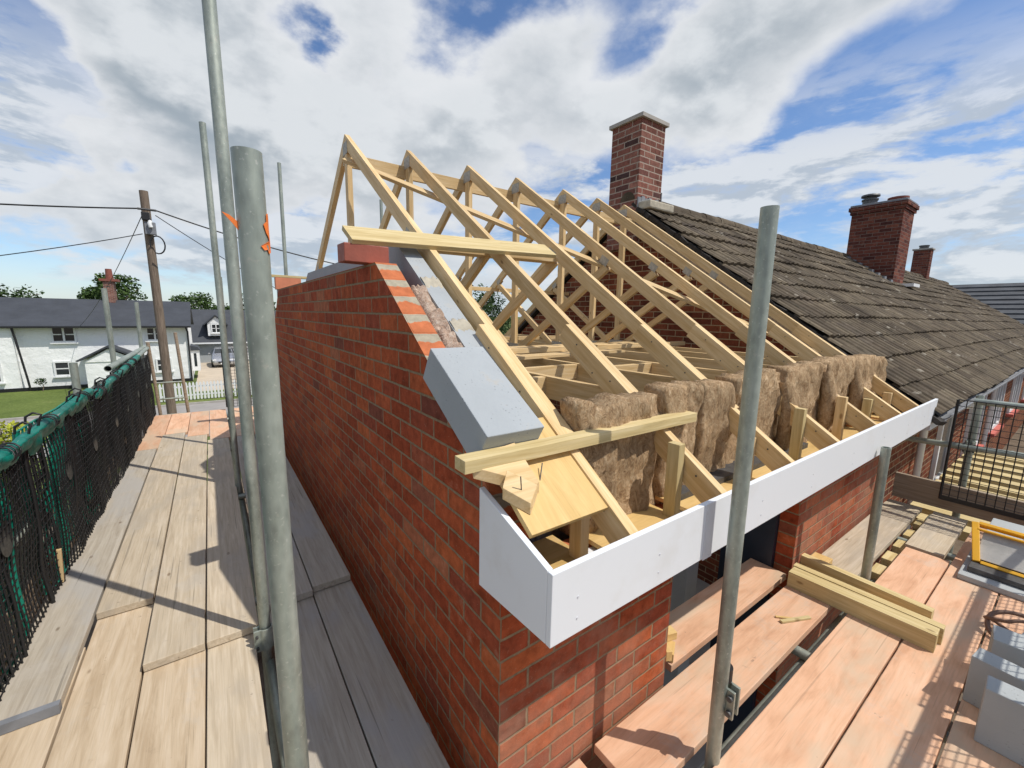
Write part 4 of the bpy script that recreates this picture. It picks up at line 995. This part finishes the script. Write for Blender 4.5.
# slatted timber beyond the toe board
SL_G = 'pale timbers laid side by side beyond the toe board'
for k in range(12):
    x = 5.35+.34*k
    tag(beam('deck_timber', (x,.86,-.22+.0*k), (x,-2.6,-.22), .17, .09, M['treated']), 'pale timber beyond the right toe board, number %s from it' % ['one','two','three','four','five','six','seven','eight','nine','ten','eleven','twelve'][k], 'timber', SL_G)
for k, y in enumerate((.5,-1.0)):
    tubething('ledger_tube', (5.2,y,-.34), (9.8,y,-.34), ['tube carrying the pale timbers beside the bungalow wall','tube carrying the outer ends of the pale timbers'][k], 'scaffold tube')
b = MB(); n = 24; vs = []
for i in range(n+1):
    for k in range(5):
        y = .55-1.5*i/n; x = 5.0+.05*k; vs.append((x+.02*math.sin(i*1.3+k), y, .02+.035*mnoise.noise(Vector((i*.4,k*.8,1)))+.03*math.sin(k*1.5)))
b.add(vs, [(i*5+k, i*5+k+1, (i+1)*5+k+1, (i+1)*5+k) for i in range(n) for k in range(4)], True)
# ------------------------------------------------------------------ ladder
ld = empty('ladder', (-.5,8.2,-3.0), 'ladder top standing at the far end of the left walkway', 'ladder')
for (x0, x1, top) in ((-.62,-.765,1.10),(-.27,-.435,1.24)):
    MB().tube([(x0,8.35,-2.9),(x1,8.16,top)], .022, 10).build('stile', M['grey_wood'], ld)
for i in range(13):
    z = -2.6+.255*i+.02
    if z > 1.1: break
    y = 8.35-.19*(z+2.9)/4.0; MB().tube([(-.62-.036*(z+2.9),y,z),(-.27-.04*(z+2.9),y,z)], .013, 8).build('rung', M['galv'], ld)

# ------------------------------------------------------------------ telegraph pole and wires
tp = empty('telegraph_pole', (-1.23,16,-3.15), 'leaning wooden telegraph pole with cable box near its top', 'telegraph pole')
Mx, L = frame((-1.13,16,-3.3), (-1.19,16,4.80), (0,1,0))
b = MB(); b.tube([(0,0,0),(L*.5,0,0),(L,0,0)], [.125,.11,.10], 16); b.build('pole', M['pole_wood'], tp, 0, Mx)
MB().box(-1.24,-1.0,15.75,15.86,3.62,3.95).build('junction_box', M['lead'], tp, .01)
MB().box(-1.28,-1.10,15.70,15.82,3.98,4.2).build('junction_box', M['black'], tp, .02)
MB().tube([(-1.10,15.74,3.97),(-1.12,15.70,3.9),(-1.1,15.70,3.8)],.05,12).build('terminal', M['white'], tp)
pts = [(-1.15+.0+.16*math.cos(a), 15.74, 3.35+.24*math.sin(a)) for a in [j*math.pi/8-2 for j in range(15)]]
MB().tube([(p[0]+.15,p[1],p[2]) for p in pts], .02, 6).build('cable_loop', M['black'], tp)
MB().tube([(-1.35,15.8,4.28),(-.95,15.8,4.28)], .03, 8).build('bracket', M['zinc_dark'], tp)
def wire(p0, p1, sag, r, label):
    p0, p1 = Vector(p0), Vector(p1); n = 24
    pts = [p0.lerp(p1, i/n)-Vector((0,0,sag*4*(i/n)*(1-i/n))) for i in range(n+1)]
    return tag(MB().tube(pts, r, 6).build('overhead_wire', M['black']), label, 'wire', 'overhead wires at the telegraph pole')
wire((-1.35,15.8,4.28), (-14,16,4.0), .35, .02, 'thick wire running left from the telegraph pole top')
wire((-.95,15.8,4.28), (9.5,16.4,3.0), .45, .02, 'thick wire running right from the telegraph pole towards the trusses')
wire((-1.3,15.8,3.62), (-14,15.2,1.2), .5, .012, 'thin wire sloping left from the telegraph pole below the thick one')
wire((-1.25,15.8,4.15), (-6.1,34.6,.55), .3, .011, 'thin wire dropping from the telegraph pole to the white house roof')
wire((-.98,15.8,4.15), (4.6,18.5,1.2), .2, .011, 'thin wire sloping right from the telegraph pole behind the tubes')

# ------------------------------------------------------------------ white house
wh = empty('white_cottage', (-5,37,-3.15), 'long white rendered cottage with dark slate roof beyond the lawn', 'house')
MB().box(-8.85,-1.20,35,41,-3.2,.52).build('wall', M['render'], wh)
MB().prism_x(-1.202,-1.2,[(35,.52),(38,2.0),(41,.52)]) and None
MB().prism_x(-1.35,-1.19,[(35.0,.521),(38,1.93),(41,.521)]).build('gable', M['render'], wh)
MB().box(-16,-8.86,34.7,41.2,-3.2,.50).build('wall', M['render'], wh)
MB().prism_x(-16,-1.0,[(34.5,.50),(38,2.08),(41.5,.50),(41.5,.38),(38,1.95),(34.5,.38)]).build('roof', M['slate'], wh)
MB().box(-16,-1.05,34.42,34.52,.38,.47).build('gutter', M['black'], wh)
MB().tube([(-8.83,34.62,.42),(-8.75,34.62,-.2),(-8.55,34.62,-2.4),(-8.5,34.62,-3.1)], .05, 8).build('drainpipe', M['black'], wh)
MB().tube([(-1.3,34.9,.42),(-1.22,34.9,.1),(-1.25,34.9,-3.1)], .05, 8).build('drainpipe', M['black'], wh)
MB().box(-16,-1.19,34.66,34.69,-3.2,-2.95).build('plinth', M['black'], wh) 
window(wh, -7.45,-6.42,-.47,.50-.04,35,2,2,.09)
window(wh, -7.55,-6.85,-2.43,-1.55,35,1,2,.09)
window(wh, -3.32,-2.45,-.45,.42,35,2,2,.09)
window(wh, -3.0,-2.2,-2.45,-1.6,35,1,2,.09)
window(wh, -10.3,-9.45,-2.6,-1.5,34.7,2,2,.09)
cw = MB().box(-5.35,-4.85,37.6,38.4,1.6,3.25).build('chimney', M['brick_chim'], wh)
MB().box(-5.5,-4.62,37.5,38.5,3.1,3.25).build('corbel', M['brick_chim2'], cw) if False else MB().box(-5.5,-4.62,37.5,38.5,3.251,3.4).build('corbel', M['clay'], cw)
MB().tube([(-5.05,38,3.4),(-5.05,38,4.05)], [.2,.16], 12).build('pot', M['clay'], cw)
# porch
MB().box(-6.0,-4.75,33.6,34.98,-3.2,-1.55).build('porch_wall', M['render'], wh)
MB().box(-4.75,-3.9,34.6,34.95,-3.1,-1.2).build('porch_door', M['pole_wood'], wh)
MB().box(-3.9,-3.7,33.6,34.98,-3.2,-1.55).build('porch_wall', M['render'], wh)
MB().prism_y(33.55,34.98,[(-6.05,-1.545),(-3.65,-1.545),(-4.95,-.80)]).build('porch_gable', M['render'], wh)
pr = MB(); pr.prism_y(33.4,34.97,[(-6.25,-1.50),(-4.95,-.72),(-4.95,-.60),(-6.35,-1.44)]); pr.prism_y(33.4,34.97,[(-4.949,-.72),(-3.45,-1.50),(-3.35,-1.44),(-4.949,-.60)])
pr.build('porch_roof', M['slate'], wh)
# side bay of the cottage
MB().box(-1.19,-.75,35.8,37.4,-2.6,-1.2).build('bay', M['white'], wh)
MB().prism_y(35.7,37.5,[(-1.19,-1.199),(-.65,-1.199),(-.8,-.98),(-1.19,-.85)]).build('bay_roof', M['slate'], wh)
MB().box(-1.05,-.9,35.79,35.798,-2.3,-1.4).build('bay_glass', M['glass'], wh)
# second house
h2 = empty('grey_roof_house', (1.5,48,-3.15), 'house with slate roof and white dormer behind the parked car', 'house')
MB().box(-1.6,7.5,46.2,53,-3.2,-1.25).build('wall', M['render2'] if 'render2' in M else M['aircrete'], h2)
MB().prism_x(-1.9,7.8,[(45.8,-1.35),(49.6,1.55),(53.4,-1.35),(53.2,-1.5),(49.6,1.4),(46.0,-1.5)]).build('roof', M['slate'], h2)
MB().box(-1.9,7.8,45.65,45.8,-1.45,-1.33).build('gutter', M['white'], h2)
def dormer(cx):
    dm = MB().box(cx-.62,cx+.62,46.0,48.6,-.75,.35).build('dormer', M['white'], h2)
    MB().prism_y(45.98,48.6,[(cx-.62,.351),(cx+.62,.351),(cx,.95)]).build('dormer_gable', M['white'], dm)
    q = MB(); q.prism_y(45.8,49,[(cx-.85,.2),(cx,1.02),(cx,1.12),(cx-.95,.22)]); q.prism_y(45.8,49,[(cx+.001,1.02),(cx+.85,.2),(cx+.95,.22),(cx+.001,1.12)]); q.build('dormer_roof', M['slate'], dm)
    w_ = window(h2, cx-.36,cx+.36,-.5,.3,46.0,2,2,.07); w_.parent = h2
    MB().box(cx-.66,cx-.621,46.1,48.2,-.74,.25).build('dormer_cheek', M['slate'], dm)
dormer(.45); dormer(4.3)
MB().box(.2,3.2,46.15,46.199,-3.0,-1.75).build('garage_door', M['white'], h2)
# parked car
def car(cx, cy, z):
    c = empty('parked_car', (cx,cy,z), 'silver car parked on the drive facing the road, half hidden by tubes', 'car')
    # sections along y (front at low y): (y, half width, z bottom, z shoulder, z roof, half roof)
    sec = [(-2.0,.70,.30,.62,.63,.60),(-1.85,.80,.22,.72,.75,.66),(-1.0,.86,.20,.88,.95,.70),(-.55,.87,.20,.93,1.10,.68),(.0,.87,.20,.95,1.42,.60),(1.0,.87,.20,.97,1.44,.60),(1.6,.85,.22,.97,1.20,.62),(1.95,.78,.30,.80,.86,.60)]
    b = MB(); vs = []
    for y, w, z0, zs, zr, wr in sec:
        vs += [(-w*.92,y,z0),(-w,y,(z0+zs)/2),(-w*.97,y,zs),(-wr,y,zr-.02),(-wr*.7,y,zr),(wr*.7,y,zr),(wr,y,zr-.02),(w*.97,y,zs),(w,y,(z0+zs)/2),(w*.92,y,z0)]
    vs = [(a+cx, bb+cy, q+z) for a, bb, q in vs]; n = 10
    fs = [(i*n+k, (i+1)*n+k, (i+1)*n+(k+1)%n, i*n+(k+1)%n) for i in range(len(sec)-1) for k in range(n)]+[list(range(n)), list(range((len(sec)-1)*n, len(sec)*n))[::-1]]
    b.add(vs, fs, True); b.build('body', M['carpaint'], c)
    def quad(pts, name, m, th=(0,-.008,.008)):
        vs = [Vector((cx+a, cy+bb, z+q)) for a, bb, q in pts]; vs2 = [v+Vector(th) for v in vs]; k = len(vs)
        return MB().add(vs+vs2, [list(range(k))[::-1], list(range(k,2*k))]+[(i,(i+1)%k,k+(i+1)%k,k+i) for i in range(k)]).build(name, m, c)
    quad([(-.62,-.56,1.10),(.62,-.56,1.10),(.54,-.04,1.39),(-.54,-.04,1.39)], 'windscreen', M['glass'], (0,-.02,.02))
    for s in (-1,1): quad([(s*.80,-.45,1.02),(s*.64,.0,1.36),(s*.64,.95,1.38),(s*.80,1.3,1.05)], 'side_window', M['glass'], (s*.02,0,.01))
    for s in (-1,1):
        MB().box(cx+s*.66-.12,cx+s*.66+.12,cy-1.99,cy-1.93,z+.58,z+.70).build('headlight', M['upvc'], c, .01)
        for yy in (-1.25,1.25):
            w = MB().tube([(cx+s*.70,cy+yy,z+.31),(cx+s*.88,cy+yy,z+.31)], .31, 20).build('wheel', M['rubber'], c)
            MB().tube([(cx+s*.86,cy+yy,z+.31),(cx+s*.89,cy+yy,z+.31)], .19, 14).build('rim', M['lead'], w)
    MB().box(cx-.42,cx+.42,cy-2.01,cy-1.96,z+.36,z+.52).build('grille', M['black'], c)
    MB().box(cx-.26,cx+.26,cy-2.03,cy-2.012,z+.30,z+.41).build('number_plate', M['white'], c)
    for s in (-1,1): MB().box(cx+s*.98-.08,cx+s*.98+.08,cy-.5,cy-.38,z+1.0,z+1.12).build('mirror', M['carpaint'], c, .02)
car(.75, 43.5, -3.14)
# picket fence
pf = empty('picket_fence', (-.8,27.2,-3.15), 'white picket fence along the road verge', 'fence')
for z in (-2.9,-2.45): MB().box(-2.35,2.6,27.23,27.27,z,z+.08).build('rail', M['white'], pf)
b = MB(); b.prism_y(27.19,27.225,[(-.045,-3.1),(.045,-3.1),(.045,-2.25),(0,-2.16),(-.045,-2.25)]); p0_ = b.build('picket', M['white'], pf)
p0_.location = Vector((-2.3,0,0)) + p0_.location - Vector((0,0,0)); 
for i in range(1, 33):
    c = p0_.copy(); COL.objects.link(c); c.parent = pf; c.location = p0_.location + Vector((.15*i,0,0))

# ------------------------------------------------------------------ trees and shrubs
def tree(name, x, y, z, h, r, label, m, seed, nleaf=2600, ls=.32, cat='tree', trunk=True, group=None, squash=.8):
    rr = random.Random(seed)
    t_ = empty(name, (x,y,z), label, cat, group)
    if trunk:
        b = MB(); b.tube([(x,y,z-.2),(x+.1,y,z+h*.35),(x,y,z+h*.7)], [h*.035,h*.025,h*.012], 8)
        for k in range(7):
            a = k*2.4+rr.random(); q = h*(.3+.06*k); b.tube([(x,y,z+q),(x+math.cos(a)*r*.35,y+math.sin(a)*r*.35,z+q+h*.12),(x+math.cos(a)*r*.7,y+math.sin(a)*r*.7,z+q+h*.2)], [h*.014,h*.009,h*.004], 6)
        b.build('trunk', M['pole_wood'], t_)
    b = MB(); cz = z+h-r*squash
    blobs = [(Vector((0,0,0)), r*.72)]
    for k in range(16):
        a = rr.uniform(0,2*math.pi); e = rr.uniform(-.5,1.0)
        blobs.append((Vector((math.cos(a)*math.cos(e), math.sin(a)*math.cos(e), math.sin(e)*squash))*r*rr.uniform(.5,.78), r*rr.uniform(.2,.36)))
    for k in range(nleaf):
        c, br = blobs[rr.randrange(len(blobs))] if rr.random() > .2 else blobs[0]
        d = Vector((rr.gauss(0,1), rr.gauss(0,1), rr.gauss(0,1))).normalized()*br*rr.uniform(.6,1.08)
        p = Vector((x,y,cz))+c+d; s = ls*rr.uniform(.5,1.2)
        u = Vector((rr.gauss(0,1), rr.gauss(0,1), rr.gauss(0,.6))).normalized(); v = u.cross(Vector((rr.gauss(0,1), rr.gauss(0,1), rr.gauss(0,1)))).normalized()
        b.add([p-u*s*.5, p-v*s*.3, p+u*s*.5, p+v*s*.3], [(0,1,2,3)])
    b.build('crown', m, t_)
    return t_
GTR = 'trees behind the houses'
tree('broadleaf_tree', -7.2, 58, -3.2, 8.3, 2.3, 'green tree rising behind the cottage chimney', M['leaf'], 1, group=GTR)
tree('broadleaf_tree', -9.4, 60, -3.2, 7.0, 1.5, 'smaller tree just left of the cottage chimney', M['leaf'], 2, 1500, group=GTR)
tree('broadleaf_tree', -1.3, 64, -3.2, 6.9, 2.5, 'round tree between the cottage roof and the telegraph pole', M['leaf'], 3, group=GTR)
tree('broadleaf_tree', 1.7, 60, -3.2, 5.7, 2.2, 'tree above the dormer roof beside the tall tubes', M['leaf'], 4, 1800, group=GTR)
tree('broadleaf_tree', 5.0, 62, -3.2, 6.8, 2.6, 'tree behind the big near tube', M['leaf_dark'], 5, 1800, group=GTR)
tree('broadleaf_tree', 16.5, 26, -3.2, 5.7, 2.3, 'dark tree seen through the lower rear of the trusses', M['leaf_dark'], 6, 2600, .22)
tree('broadleaf_tree', 24, 40, -3.2, 8.3, 3.4, 'dark tree behind the old gable, glimpsed through the webs', M['leaf_dark'], 9, 2600, .3)
tree('shrub', -3.75, 13.2, -2.75, 2.0, .75, 'yellow green shrub top at the left edge below the lawn', M['leaf_yellow'], 7, 2600, .09, 'shrub', True)
tree('shrub', -8.0, 34.3, -3.1, .75, .3, 'small shrub at the foot of the cottage wall', M['leaf_dark'], 8, 250, .09, 'shrub', True)
for k, (x, y, h, r) in enumerate(((-30,120,9,6),(-18,130,8,6),(18,110,9,6),(40,120,10,8),(-45,110,9,7))):
    tree('broadleaf_tree', x, y, -3.2, h, r, ['far hazy tree left of the cottage chimney','far tree between the chimney and telegraph pole','far tree behind the gable wall','far tree behind the old roof','far tree at the left horizon'][k], M['leaf_dark'], 20+k, 2200, .7, group='distant trees')
